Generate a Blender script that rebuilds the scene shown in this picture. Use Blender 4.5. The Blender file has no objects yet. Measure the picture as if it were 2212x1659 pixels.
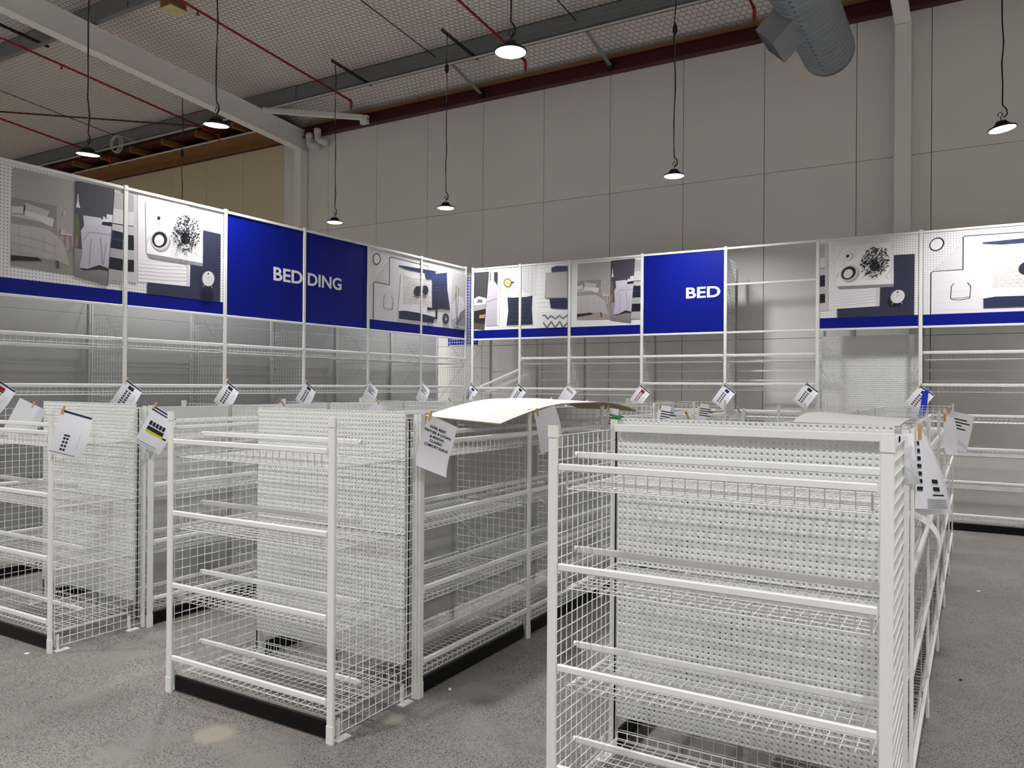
import bpy, bmesh, math, random
from mathutils import Vector, Matrix
random.seed(7)
S = bpy.context.scene
COL = S.collection
PI = math.pi

# ------------------------------------------------------------------ camera
F_PX = 1690.0
yaw = math.radians(30.7); roll = math.atan2(27, 3790); pitch = math.atan2(3, F_PX)
fw = Vector((-math.sin(yaw)*math.cos(pitch), math.cos(yaw)*math.cos(pitch), math.sin(pitch)))
rt = Vector((math.cos(yaw), math.sin(yaw), 0)); up = rt.cross(fw)
rr = rt*math.cos(roll) + up*math.sin(roll); ur = up*math.cos(roll) - rt*math.sin(roll)
cd = bpy.data.cameras.new('camera'); cam = bpy.data.objects.new('camera', cd); COL.objects.link(cam)
cd.sensor_fit = 'HORIZONTAL'; cd.sensor_width = 36.0; cd.lens = 36.0*F_PX/2212.0
cd.clip_start = 0.05; cd.clip_end = 200
cam.matrix_world = Matrix(((rr.x, ur.x, -fw.x, 0), (rr.y, ur.y, -fw.y, 0), (rr.z, ur.z, -fw.z, 1.75), (0, 0, 0, 1)))
S.camera = cam

# ------------------------------------------------------------------ world and exposure
w = bpy.data.worlds.new('world'); S.world = w; w.use_nodes = True
w.node_tree.nodes['Background'].inputs[0].default_value = (0.5, 0.5, 0.5, 1)
w.node_tree.nodes['Background'].inputs[1].default_value = 0.05
S.view_settings.view_transform = 'Standard'; S.view_settings.look = 'None'
S.view_settings.exposure = 0.0; S.view_settings.gamma = 1.0; S.view_settings.use_curve_mapping = False
LAMP_W = 70.0            # light of one high bay lamp

# ------------------------------------------------------------------ materials
def lin(c):
    return tuple(((v/255/12.92) if v/255 <= .04045 else ((v/255+.055)/1.055)**2.4) for v in c)
def mat(name, rgb, rough=.5, metal=0., noise=0., nscale=8., spec=.5, bump=0., bscale=60.):
    m = bpy.data.materials.new(name); m.use_nodes = True
    nt = m.node_tree; b = nt.nodes['Principled BSDF']
    c = lin(rgb); b.inputs['Base Color'].default_value = (*c, 1); b.inputs['Roughness'].default_value = rough
    b.inputs['Metallic'].default_value = metal; b.inputs['Specular IOR Level'].default_value = spec
    tc = nt.nodes.new('ShaderNodeTexCoord')
    if noise:
        n = nt.nodes.new('ShaderNodeTexNoise'); n.inputs['Scale'].default_value = nscale; n.inputs['Detail'].default_value = 5
        nt.links.new(tc.outputs['Object'], n.inputs['Vector'])
        mx = nt.nodes.new('ShaderNodeMix'); mx.data_type = 'RGBA'
        mx.inputs[6].default_value = (*[v*(1-noise) for v in c], 1); mx.inputs[7].default_value = (*[min(1, v*(1+noise)) for v in c], 1)
        nt.links.new(n.outputs['Fac'], mx.inputs[0]); nt.links.new(mx.outputs[2], b.inputs['Base Color'])
    if bump:
        n2 = nt.nodes.new('ShaderNodeTexNoise'); n2.inputs['Scale'].default_value = bscale
        nt.links.new(tc.outputs['Object'], n2.inputs['Vector'])
        bp = nt.nodes.new('ShaderNodeBump'); bp.inputs['Strength'].default_value = bump; bp.inputs['Distance'].default_value = .01
        nt.links.new(n2.outputs['Fac'], bp.inputs['Height']); nt.links.new(bp.outputs[0], b.inputs['Normal'])
    return m
M = {}
M['white'] = mat('white_powder_coat', (228, 229, 227), .38, noise=.02, nscale=3)
M['wire'] = mat('white_coated_wire', (232, 233, 232), .35, noise=.02, nscale=3)
M['panel'] = mat('white_steel_panel', (222, 224, 222), .42, noise=.03, nscale=4)
M['grey'] = mat('light_grey_backing', (160, 161, 161), .5, noise=.05, nscale=2.5)
M['greyback'] = mat('grey_gondola_backing', (196, 197, 196), .5, noise=.05, nscale=2.5)
M['rear'] = mat('rear_upright_grey', (196, 196, 193), .5, noise=.03)
M['black'] = mat('black_kick', (7, 7, 8), .5, noise=.2, nscale=5, spec=.2)
M['gap'] = mat('dark_gap', (22, 22, 22), .8, noise=.1)
M['wall'] = mat('painted_wall_panel', (226, 224, 219), .6, noise=.035, nscale=.8)
M['cream'] = mat('warm_light_wall_panel', (214, 202, 172), .6, noise=.03, nscale=.8)  # warm light on the left wall panels is put into this colour
M['steel_white'] = mat('painted_steel', (232, 231, 227), .5, noise=.03, nscale=2)
M['purlin'] = mat('galvanised_purlin', (128, 132, 134), .5, .25, noise=.15, nscale=3)
M['galv'] = mat('galvanised_duct', (140, 146, 152), .42, .55, noise=.12, nscale=6)
M['maroon'] = mat('maroon_steel', (72, 18, 16), .55, noise=.15, nscale=3)
M['timber'] = mat('raw_timber', (132, 92, 48), .7, noise=.25, nscale=5)
M['lining'] = mat('roof_insulation_lining', (234, 225, 220), .75, noise=.05, nscale=2, bump=.25, bscale=5)
M['netwire'] = mat('netting_wire', (62, 58, 56), .6, noise=.1)
M['red'] = mat('red_pipe', (150, 14, 22), .4, noise=.08)
M['dark'] = mat('dark_metal', (34, 35, 37), .45, .2, noise=.1)
M['cable'] = mat('black_cable', (18, 18, 19), .6, noise=.1)
M['pvc'] = mat('white_pvc', (205, 204, 200), .4, noise=.03)
M['brass'] = mat('sprinkler_brass', (120, 100, 60), .4, .6, noise=.1)
M['spk'] = mat('cream_speaker', (205, 192, 140), .6, noise=.05)
M['paper'] = mat('white_paper', (232, 233, 240), .7, noise=.015, nscale=5)
M['ink'] = mat('black_ink', (18, 19, 26), .7, noise=.1)
M['navy'] = mat('navy_ink', (20, 28, 78), .7, noise=.08)
M['inkgrey'] = mat('grey_ink', (150, 152, 160), .7, noise=.06)
M['yellow'] = mat('yellow_ink', (206, 204, 30), .7, noise=.05)
M['redink'] = mat('crimson_ink', (176, 26, 48), .7, noise=.05)
M['peg'] = mat('wooden_peg', (196, 154, 98), .7, noise=.15, nscale=30)
M['board'] = mat('white_hardboard', (240, 240, 238), .3, noise=.01)
M['boardedge'] = mat('raw_board_edge', (160, 138, 104), .7, noise=.15, nscale=30)
M['blue'] = mat('sign_blue', (2, 20, 128), .45, noise=.03, nscale=2, spec=.2)
M['bluetape'] = mat('blue_tape', (16, 54, 190), .3, noise=.12, nscale=20)
M['letter'] = mat('sign_lettering', (236, 236, 238), .45, noise=.01)
M['green'] = mat('green_cap', (30, 120, 70), .4, noise=.05)
m = mat('sign_print', (255, 255, 255), .42); M['print'] = m
a = m.node_tree.nodes.new('ShaderNodeAttribute'); a.attribute_name = 'Col'
m.node_tree.links.new(a.outputs['Color'], m.node_tree.nodes['Principled BSDF'].inputs['Base Color'])
# white board printed with a dot grid
m = mat('dotted_board', (230, 229, 232), .42); M['dots'] = m
nt = m.node_tree; L = nt.links; b = nt.nodes['Principled BSDF']
tc = nt.nodes.new('ShaderNodeTexCoord'); sp = nt.nodes.new('ShaderNodeSeparateXYZ'); L.new(tc.outputs['Object'], sp.inputs[0])
sq = []
for i in (0, 1):
    d = nt.nodes.new('ShaderNodeMath'); d.operation = 'MULTIPLY'; d.inputs[1].default_value = 1/.031; L.new(sp.outputs[i], d.inputs[0])
    f = nt.nodes.new('ShaderNodeMath'); f.operation = 'FRACT'; L.new(d.outputs[0], f.inputs[0])
    s = nt.nodes.new('ShaderNodeMath'); s.operation = 'SUBTRACT'; s.inputs[1].default_value = .5; L.new(f.outputs[0], s.inputs[0])
    p = nt.nodes.new('ShaderNodeMath'); p.operation = 'MULTIPLY'; L.new(s.outputs[0], p.inputs[0]); L.new(s.outputs[0], p.inputs[1]); sq.append(p)
ad = nt.nodes.new('ShaderNodeMath'); L.new(sq[0].outputs[0], ad.inputs[0]); L.new(sq[1].outputs[0], ad.inputs[1])
lt = nt.nodes.new('ShaderNodeMath'); lt.operation = 'LESS_THAN'; lt.inputs[1].default_value = .026; L.new(ad.outputs[0], lt.inputs[0])
mx = nt.nodes.new('ShaderNodeMix'); mx.data_type = 'RGBA'; L.new(lt.outputs[0], mx.inputs[0])
mx.inputs[6].default_value = (*lin((230, 229, 232)), 1); mx.inputs[7].default_value = (*lin((110, 110, 116)), 1)
L.new(mx.outputs[2], b.inputs['Base Color'])
# ground concrete with exposed aggregate
m = mat('ground_concrete', (120, 118, 112), .55); M['floor'] = m
nt = m.node_tree; L = nt.links; b = nt.nodes['Principled BSDF']
tc = nt.nodes.new('ShaderNodeTexCoord')
def noise(sc, det=6):
    n = nt.nodes.new('ShaderNodeTexNoise'); n.inputs['Scale'].default_value = sc; n.inputs['Detail'].default_value = det
    L.new(tc.outputs['Object'], n.inputs['Vector']); return n
def ramp(src, p0, p1, c0=(0, 0, 0, 1), c1=(1, 1, 1, 1)):
    r = nt.nodes.new('ShaderNodeValToRGB'); r.color_ramp.elements[0].position = p0; r.color_ramp.elements[1].position = p1
    r.color_ramp.elements[0].color = c0; r.color_ramp.elements[1].color = c1; L.new(src, r.inputs[0]); return r
def mixc(fac, a, b_):
    x = nt.nodes.new('ShaderNodeMix'); x.data_type = 'RGBA'; L.new(fac, x.inputs[0])
    for i, v in ((6, a), (7, b_)):
        if hasattr(v, 'links') or hasattr(v, 'is_linked'): L.new(v, x.inputs[i])
        else: x.inputs[i].default_value = v
    return x.outputs[2]
big = ramp(noise(.55, 3).outputs['Fac'], .35, .68, (*lin((119, 115, 110)), 1), (*lin((140, 136, 130)), 1))
vo = nt.nodes.new('ShaderNodeTexVoronoi'); vo.inputs['Scale'].default_value = 105; L.new(tc.outputs['Object'], vo.inputs['Vector'])
gate = ramp(noise(2.2, 4).outputs['Fac'], .3, .5)
spk = ramp(vo.outputs['Distance'], .3, .5, (1, 1, 1, 1), (0, 0, 0, 1))
mu = nt.nodes.new('ShaderNodeMath'); mu.operation = 'MULTIPLY'; L.new(spk.outputs[0], mu.inputs[0]); L.new(gate.outputs[0], mu.inputs[1])
rnd = ramp(vo.outputs['Color'], .25, .75, (*lin((34, 34, 34)), 1), (*lin((98, 95, 91)), 1))
c1 = mixc(mu.outputs[0], big.outputs[0], rnd.outputs[0])
v2 = nt.nodes.new('ShaderNodeTexVoronoi'); v2.inputs['Scale'].default_value = 40; L.new(tc.outputs['Object'], v2.inputs['Vector'])
s2 = ramp(v2.outputs['Distance'], .1, .22, (.55, .55, .55, 1), (0, 0, 0, 1))
c2 = mixc(s2.outputs[0], c1, (*lin((72, 70, 68)), 1))
# two smoothed patches of filler
for (px_, py_, rad) in ((-3.265, 2.61, .10), (-2.6, 3.21, .05)):
    vs = nt.nodes.new('ShaderNodeVectorMath'); vs.operation = 'DISTANCE'; L.new(tc.outputs['Object'], vs.inputs[0]); vs.inputs[1].default_value = (px_, py_, 0)
    ad = nt.nodes.new('ShaderNodeMath'); ad.operation = 'MULTIPLY_ADD'; nn = noise(9, 3); L.new(nn.outputs['Fac'], ad.inputs[0]); ad.inputs[1].default_value = .12; L.new(vs.outputs['Value'], ad.inputs[2])
    r = ramp(ad.outputs[0], rad+.03, rad+.09, (.8, .8, .8, 1), (0, 0, 0, 1))
    c2 = mixc(r.outputs[0], c2, (*lin((156, 150, 136)), 1))
L.new(c2, b.inputs['Base Color'])
rg = ramp(noise(3, 3).outputs['Fac'], .3, .7, (.42, .42, .42, 1), (.62, .62, .62, 1)); L.new(rg.outputs[0], b.inputs['Roughness'])
bp = nt.nodes.new('ShaderNodeBump'); bp.inputs['Strength'].default_value = .12; bp.inputs['Distance'].default_value = .004
L.new(vo.outputs['Distance'], bp.inputs['Height']); L.new(bp.outputs[0], b.inputs['Normal'])
# lamp lens
m = bpy.data.materials.new('lit_lens'); m.use_nodes = True; M['lens'] = m
e = m.node_tree.nodes.new('ShaderNodeEmission'); e.inputs[0].default_value = (1, .985, .96, 1); e.inputs[1].default_value = 9
m.cycles.emission_sampling = 'NONE'      # the disc light under each lens does the lighting
m.node_tree.links.new(e.outputs[0], m.node_tree.nodes['Material Output'].inputs[0])

# ------------------------------------------------------------------ mesh helpers
class MB:
    def __init__(s): s.v = []; s.f = []; s.m = []
    def add(s, vs, fs, mi=0):
        o = len(s.v); s.v += [tuple(p) for p in vs]; s.f += [tuple(i+o for i in f) for f in fs]; s.m += [mi]*len(fs); return s
    def box(s, lo, hi, mi=0):
        (a, b, c), (d, e, f) = lo, hi
        return s.add([(a, b, c), (d, b, c), (d, e, c), (a, e, c), (a, b, f), (d, b, f), (d, e, f), (a, e, f)],
                     [(0, 3, 2, 1), (4, 5, 6, 7), (0, 1, 5, 4), (1, 2, 6, 5), (2, 3, 7, 6), (3, 0, 4, 7)], mi)
    def prism(s, prof, axis, a, b, mi=0):
        # profile in the two other axes, extruded from a to b
        n = len(prof); vs = []
        for t in (a, b):
            for p, q in prof:
                vs.append({'x': (t, p, q), 'y': (p, t, q), 'z': (p, q, t)}[axis])
        fs = [(i, (i+1) % n, n+(i+1) % n, n+i) for i in range(n)]
        fs += [tuple(range(n-1, -1, -1)), tuple(range(n, 2*n))]
        return s.add(vs, fs, mi)
    def rbar(s, lo, hi, axis, c, mi=0):
        # bar with chamfered long edges
        (a, b, e), (d, g, h) = lo, hi
        r = {'x': (b, e, g, h, a, d), 'y': (a, e, d, h, b, g), 'z': (a, b, d, g, e, h)}[axis]
        p0, q0, p1, q1, t0, t1 = r
        prof = [(p0+c, q0), (p1-c, q0), (p1, q0+c), (p1, q1-c), (p1-c, q1), (p0+c, q1), (p0, q1-c), (p0, q0+c)]
        return s.prism(prof, axis, t0, t1, mi)
    def tube(s, p0, p1, r, n=5, mi=0, caps=False):
        return s.path([p0, p1], r, n, mi, caps)
    def path(s, pts, r, n=6, mi=0, caps=True):
        pts = [Vector(p) for p in pts]; rings = []; vs = []
        t0 = (pts[1]-pts[0]).normalized(); u = t0.orthogonal().normalized()
        for i, p in enumerate(pts):
            t = ((pts[min(i+1, len(pts)-1)]-pts[max(i-1, 0)])).normalized()
            u = (u - t*u.dot(t)).normalized(); v = t.cross(u)
            rad = r[i] if isinstance(r, (list, tuple)) else r
            vs += [p + (u*math.cos(2*PI*k/n) + v*math.sin(2*PI*k/n))*rad for k in range(n)]
        fs = []
        for i in range(len(pts)-1):
            for k in range(n):
                fs.append((i*n+k, i*n+(k+1) % n, (i+1)*n+(k+1) % n, (i+1)*n+k))
        if caps: fs += [tuple(range(n-1, -1, -1)), tuple(range((len(pts)-1)*n, len(pts)*n))]
        return s.add(vs, fs, mi)
    def lathe(s, prof, n=24, mi=0, c=(0, 0, 0)):
        vs = []
        for r, z in prof: vs += [(c[0]+r*math.cos(2*PI*k/n), c[1]+r*math.sin(2*PI*k/n), c[2]+z) for k in range(n)]
        fs = []
        for i in range(len(prof)-1):
            for k in range(n): fs.append((i*n+k, i*n+(k+1) % n, (i+1)*n+(k+1) % n, (i+1)*n+k))
        fs += [tuple(range(n-1, -1, -1)), tuple(range((len(prof)-1)*n, len(prof)*n))]
        return s.add(vs, fs, mi)
    def mesh(s, name, mats, smooth=False):
        me = bpy.data.meshes.new(name); me.from_pydata(s.v, [], s.f); me.update()
        for m_ in (mats if isinstance(mats, (list, tuple)) else [mats]): me.materials.append(M[m_])
        if any(s.m): me.polygons.foreach_set('material_index', s.m)
        if smooth: me.polygons.foreach_set('use_smooth', [True]*len(me.polygons))
        return me
CACHE = {}
def cached(key, fn):
    if key not in CACHE: CACHE[key] = fn()
    return CACHE[key]
def O(name, me, parent=None, loc=(0, 0, 0), rz=0., rot=None):
    o = bpy.data.objects.new(name, me); COL.objects.link(o); o.location = loc
    o.rotation_euler = rot if rot else (0, 0, rz)
    if parent: o.parent = parent
    return o
def tag(o, label, cat, group=None, kind=None):
    o['label'] = label; o['category'] = cat
    if group: o['group'] = group
    if kind: o['kind'] = kind
    return o
def thing(name, label, cat, loc=(0, 0, 0), rz=0., group=None, rot=None):
    o = O(name, None, None, loc, rz, rot); o.empty_display_size = .1
    return tag(o, label, cat, group)
def struct(name, me, loc=(0, 0, 0)):
    o = O(name, me, None, loc); o['kind'] = 'structure'; return o
def one(name, mb, mats, parent=None, loc=(0, 0, 0), smooth=False, rz=0., rot=None):
    return O(name, mb.mesh(name, mats, smooth), parent, loc, rz, rot)

# ------------------------------------------------------------------ room shell
YW = 12.0; ZT = 6.92; XA, XB, YA = -24.0, 12.0, -14.0
struct('floor', MB().box((XA, YA, -.1), (XB, YW+.2, 0)).mesh('floor', 'floor'))
JX = [-24.0, -23.0, -21.75, -20.49, -19.23, -17.97, -16.71, -15.44, -14.18, -12.906, -11.6, -10.296, -9.034, -7.771, -6.512, -5.26, -4.007, -2.756, -1.481, -.543, .72, 1.98, 3.24, 4.5, 5.76, 7.02, 8.28, 9.54, 10.8, 12.0]
wb = struct('wall_back', MB().box((XA, YW+.03, 0), (XB, YW+.2, ZT)).mesh('wall_back', 'gap'))
ZJ = [0, 2.47, 4.95, ZT]
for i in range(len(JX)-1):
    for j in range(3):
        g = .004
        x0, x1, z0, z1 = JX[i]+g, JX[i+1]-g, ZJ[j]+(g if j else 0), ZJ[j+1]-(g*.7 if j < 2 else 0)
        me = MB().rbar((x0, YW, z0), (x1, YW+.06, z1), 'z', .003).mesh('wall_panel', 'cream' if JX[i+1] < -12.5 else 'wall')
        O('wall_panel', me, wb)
struct('wall_left', MB().box((XA-.2, YA, 0), (XA, YW, 9.6)).mesh('wall_left', 'wall'))
struct('wall_right', MB().box((XB, YA, 0), (XB+.2, YW, 9.6)).mesh('wall_right', 'wall'))
struct('wall_front', MB().box((XA, YA-.2, 0), (XB, YA, 9.9)).mesh('wall_front', 'wall'))
def zroof(y): return 7.55 + .09*(10.9-y) if y <= 10.9 else 7.55 - (y-10.9)*.29
# roof lining, bulging a little between the netting wires
mb = MB(); ys = [YA, -8, -3, 1.5, 3.9] + [3.9+.35*k for k in range(1, 21)] + [11.3, 11.7, 12.1]
xs = [XA + k*(XB-XA)/72 for k in range(73)]
for y in ys:
    for x in xs:
        b_ = .02*math.sin(x*2.3+y*1.1)*math.sin(y*2.9) if 3 < y < 11.5 else 0
        mb.v.append((x, y, zroof(y)+b_+.02))
n = len(xs)
for j in range(len(ys)-1):
    for i in range(n-1):
        mb.f.append((j*n+i, (j+1)*n+i, (j+1)*n+i+1, j*n+i+1)); mb.m.append(0)
ceil = struct('ceiling', mb.mesh('ceiling', 'lining', True))
# hexagonal wire netting hung under the lining
mb = MB(); a = .058; r3 = math.sqrt(3)
def wirepiece(p, q, r):
    d = Vector((q[0]-p[0], q[1]-p[1])); l_ = d.length; nx, ny = -d.y/l_*r, d.x/l_*r
    vs = []
    for (x, y) in (p, q):
        z = zroof(y)
        vs += [(x+nx, y+ny, z), (x-nx, y-ny, z), (x, y, z-r*1.6)]
    mb.add(vs, [(0, 1, 4, 3), (1, 2, 5, 4), (2, 0, 3, 5)])
def netvisible(x, y):
    f_ = .5105*(-x) + .86*y; r_ = .86*x + .5105*y
    return f_ > 3 and -.72 < r_/f_ < .72 and (zroof(y)-1.75)/f_ < .56
ny_ = int((12.0-4.0)/(1.5*a))
for j in range(ny_):
    y = 11.9 - j*1.5*a
    x = -23.95 + (a*r3/2 if j % 2 else 0)
    while x < 3.5:
        if netvisible(x, y):
            c0 = (x, y+a/2); c1 = (x, y-a/2); w_ = a*r3/2
            wirepiece(c0, c1, .0028)
            wirepiece(c1, (x+w_, y-a), .0028); wirepiece(c1, (x-w_, y-a), .0028)
        x += a*r3
net = one('wire_netting', mb, 'netwire', ceil); net['kind'] = 'stuff'

# steel at the head of the back wall
r_ = thing('wall_beam', 'long maroon steel beam along the top of the back wall', 'beam', (0, 0, 0))
one('web', MB().box((-12.19, 11.9, ZT), (XB, 12.0, 7.13)), 'maroon', r_)
one('lower_flange', MB().box((-12.19, 11.84, ZT-.002), (XB, 12.02, ZT+.016)), 'maroon', r_)
one('upper_flange', MB().box((-12.19, 11.84, 7.115), (XB, 12.02, 7.13)), 'maroon', r_)
tag(one('timber_batten', MB().box((-12.1, 11.845, 7.131), (XB, 12.0, 7.185)), 'timber'), 'long raw timber batten lying on the maroon wall beam', 'timber')
t = thing('timber_soffit', 'raw timber soffit with joists above the warm-lit wall left of the column', 'soffit')
one('plank', MB().box((XA, 11.35, 7.02), (-12.42, 11.839, 7.06)), 'timber', t)
one('fascia', MB().box((XA, 11.84, 6.93), (-12.42, 11.899, 7.06)), 'timber', t)
for k in range(9):
    x = -13.3 - k*1.15
    one('joist', MB().box((x-.04, 10.95, 7.06), (x+.04, 11.84, 7.18)), 'timber', t)
t = thing('soffit_liner', 'dark maroon steel liner above the timber soffit', 'liner')
one('liner_top', MB().box((XA, 11.0, 7.19), (-12.42, 11.85, 7.21)), 'maroon', t); one('liner_back', MB().box((XA, 11.905, ZT+.002), (-12.42, 12.02, 7.21)), 'maroon', t)

# columns and rafters
def rafter_frame(x0, name_label, raf_label):
    x1 = x0+.2
    c = thing('steel_column', name_label, 'column')
    one('front_flange', MB().rbar((x0, 11.79, 0), (x1, 11.81, 6.66), 'z', .003), 'steel_white', c)
    one('web', MB().box((x0+.004, 11.811, 0), (x1-.004, 11.985, 6.66)), 'steel_white', c)
    one('cap_plate', MB().box((x0, 11.77, 6.661), (x1, 11.985, 6.675)), 'steel_white', c)
    r = thing('roof_rafter', raf_label, 'beam')
    def zb(y): return 6.68 + .0866*(11.8-y)
    def seg(name, dz0, dz1, xa, xb):
        ya, yb = 11.97, -12.0
        prof = [(ya, zb(ya)+dz0), (ya, zb(ya)+dz1), (yb, zb(yb)+dz1), (yb, zb(yb)+dz0)]
        one(name, MB().prism(prof, 'x', xa, xb), 'steel_white', r)
    seg('lower_flange', 0, .018, x0, x1); seg('web', .018, .395, x0+.14, x0+.155); seg('upper_flange', .395, .413, x0, x1)
    return r
rA = rafter_frame(-12.38, 'white steel column where the warm-lit wall meets the grey wall', 'white steel rafter crossing the upper left above the bedding wall')
one('stiffener', MB().box((-12.22, 11.2, 6.8), (-12.205, 11.215, 7.12)), 'steel_white', rA)
rafter_frame(-.98, 'white steel column on the grey wall right of the air duct', 'white steel rafter rising from the column right of the duct')

def purlin(y, label):
    zt = zroof(y)-.01; zb_ = zt-.34
    p = thing('roof_purlin', label, 'beam', (0, y, 0))
    one('web', MB().prism([(0, zb_), (.004, zb_), (.004, zt), (0, zt), (0, zt-.09), (-.012, zt-.1), (-.012, zt-.16), (0, zt-.17), (0, zt-.21), (-.012, zt-.22), (-.012, zt-.27), (0, zt-.28)], 'x', XA, XB), 'purlin', p)
    one('bottom_flange', MB().box((XA, -.075, zb_-.004), (XB, .004, zb_)), 'purlin', p)
    one('top_flange', MB().box((XA, .0, zt-.006), (XB, .08, zt)), 'purlin', p)
    one('bottom_lip', MB().box((XA, -.079, zb_-.004), (XB, -.075, zb_+.018)), 'purlin', p)
    one('lap_sleeve', MB().box((-13.3, -.018, zb_+.01), (-11.4, -.013, zt-.004)), 'purlin', p)
    return zb_
for y, l_ in ((10.9, 'grey steel purlin nearest the back wall'), (7.4, 'grey steel purlin at the upper left beyond the speaker')):
    purlin(y, l_)
zb1 = zroof(10.9)-.35

# ------------------------------------------------------------------ services under the roof
def pz(y, off): return 7.55 + .09*(10.9-y) - off
def sprinkler(x, y0, y1, label, heads=(), end=True, off=.42):
    t = thing('sprinkler_pipe', label, 'pipe', (x, 0, 0), group='red sprinkler pipes')
    pts = [(0, y0, pz(y0, off)), (0, y1, pz(y1, off))]
    one('pipe', MB().path(pts, .02, 10), 'red', t, smooth=True)
    if end:
        z = pz(y1, off)
        one('elbow', MB().path([(0, y1-.01, z), (0, y1+.03, z-.005), (0, y1+.045, z-.03), (0, y1+.045, z-.13)], .026, 10), 'red', t, smooth=True)
        one('sprinkler_head', MB().lathe([(.012, 0), (.012, -.03), (.03, -.034), (.03, -.04)], 10, c=(0, y1+.045, z-.13)), 'brass', t)
    for y in heads:
        z = pz(y, off)
        one('sprinkler_head', MB().lathe([(.016, -.015), (.016, -.06), (.03, -.065), (.03, -.075)], 10, c=(0, y, z)), 'brass', t)
sprinkler(-10.2, 4.5, 11.1, 'red sprinkler pipe running from the speaker box to beside the white brace', heads=(7.75,))
sprinkler(-6.43, 5.5, 11.15, 'red sprinkler pipe passing behind the topmost lamp')
sprinkler(-2.73, 6.5, 11.2, 'red sprinkler pipe ending beside the air duct')
sprinkler(-14.05, 4.5, 11.2, 'red sprinkler pipe below the rafter at the upper left', heads=(7.86,))
sprinkler(-17.83, 5.5, 11.1, 'red sprinkler pipe furthest to the left')
tag(one('pipe', MB().path([(-17.9, 7.8, 7.29), (-13.62, 10.74, 7.05)], .018, 8), 'maroon', smooth=True), 'dark red pipe running diagonally behind the left lamps', 'pipe')
for x, y0, y1, l_ in ((-8.05, 5.5, 10.95, 'thin black tie rod between the white-strut lamps'), (-5.36, 6.5, 10.95, 'thin black tie rod right of the topmost lamp'), (-17.0, 6.5, 11.0, 'thin black tie rod at the far left roof')):
    tag(one('tie_rod', MB().path([(x, y0, pz(y0, .15)), (x, y1, pz(y1, .15))], .009, 6), 'dark'), l_, 'rod', 'tie rods under the roof')
def channel(x, y0, y1, label):
    mb = MB(); z0, z1 = pz(y0, .33), pz(y1, .33)
    for dx in (-.018, .018):
        mb.path([(x+dx, y0, z0), (x+dx, y1, z1)], .008, 4)
    mb.path([(x, y0, z0+.02), (x, y1, z1+.02)], .018, 4)
    tag(one('strut_channel', mb, 'dark'), label, 'channel', 'lamp hanging channels')
channel(-9.558, 9.95, 10.98, 'dark hanging channel above the lamp beside the white brace')
channel(-7.231, 9.95, 10.98, 'dark hanging channel above the second lamp from the brace')
channel(-13.8, 6.6, 7.5, 'dark hanging channel at the far upper left under the purlin')
for x, l_ in ((-7.71, 'grey fly brace from purlin to wall beam left of the topmost lamp'), (-5.19, 'grey fly brace from purlin to wall beam right of the topmost lamp')):
    t = thing('fly_brace', l_, 'brace', group='fly braces at the back wall')
    prof = [(10.93, 7.2), (10.93, 7.27), (11.85, 7.06), (11.85, 6.99)]
    one('angle_leg', MB().prism(prof, 'x', x-.03, x-.024), 'purlin', t)
    prof = [(10.93, 7.2), (10.93, 7.206), (11.85, 6.996), (11.85, 6.99)]
    one('angle_foot', MB().prism(prof, 'x', x-.024, x+.035), 'purlin', t)
    one('cleat', MB().box((x-.035, 11.8, 6.95), (x+.04, 11.86, 7.06)), 'dark', t)
t = thing('white_brace', 'white box brace from the rafter to the maroon beam', 'brace')
A_, B_ = Vector((-12.2, 10.80, 7.175)), Vector((-10.45, 11.76, 7.02)); d = (B_-A_)
one('tube', MB().path([A_, B_], .062, 4), 'steel_white', t)
one('end_plate', MB().box((-10.52, 11.75, 6.90), (-10.36, 11.842, 7.06)), 'steel_white', t)
one('bolt', MB().lathe([(.014, 0), (.014, .02)], 8, c=(-10.35, 11.80, 6.97)), 'dark', t)
# conduit along the purlin
tag(one('conduit', MB().path([(-22, 10.80, zb1-.02), (3, 10.80, zb1-.02)], .013, 8), 'pvc', smooth=True), 'long pale conduit fixed below the purlin nearest the wall', 'conduit')
tag(one('conduit', MB().path([(-22, 11.25, 7.0), (-12.5, 11.25, 7.0)], .02, 8), 'pvc', smooth=True), 'pale conduit in front of the timber soffit', 'conduit')
mb = MB()
for k in range(3):
    mb.path([(-16.3+(.17+.012*k)*math.cos(a_*PI/12), 10.3+.03*k, 7.0+(.17+.012*k)*math.sin(a_*PI/12)) for a_ in range(25)], .008, 5, caps=False)
mb.path([(-16.3, 10.3, 7.18), (-16.3, 10.55, 7.2), (-16.3, 10.8, zb1-.02)], .008, 5)
tag(one('cable_coil', mb, 'pvc', smooth=True), 'coil of white cable hanging near the timber soffit', 'cable')
# PVC downpipe elbows
for (x, z), l_ in (((-11.96, 6.93), 'white PVC pipe elbow beside the column, lower one'), ((-11.73, 6.99), 'white PVC pipe elbow beside the column, upper one')):
    t = thing('pipe_elbow', l_, 'pipe', (x, 11.82, z), group='PVC elbows')
    pts = [(0, 0, .02), (0, 0, -.1)] + [(.14-.14*math.cos(q*PI/10), 0, -.1-.14*math.sin(q*PI/10)) for q in range(1, 4)] + [(.27, .0, -.3)]
    one('bend', MB().path(pts, .07, 14), 'pvc', t, smooth=True)
    one('socket', MB().lathe([(.078, -.07), (.078, .03)], 14), 'pvc', t, smooth=True)
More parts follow.
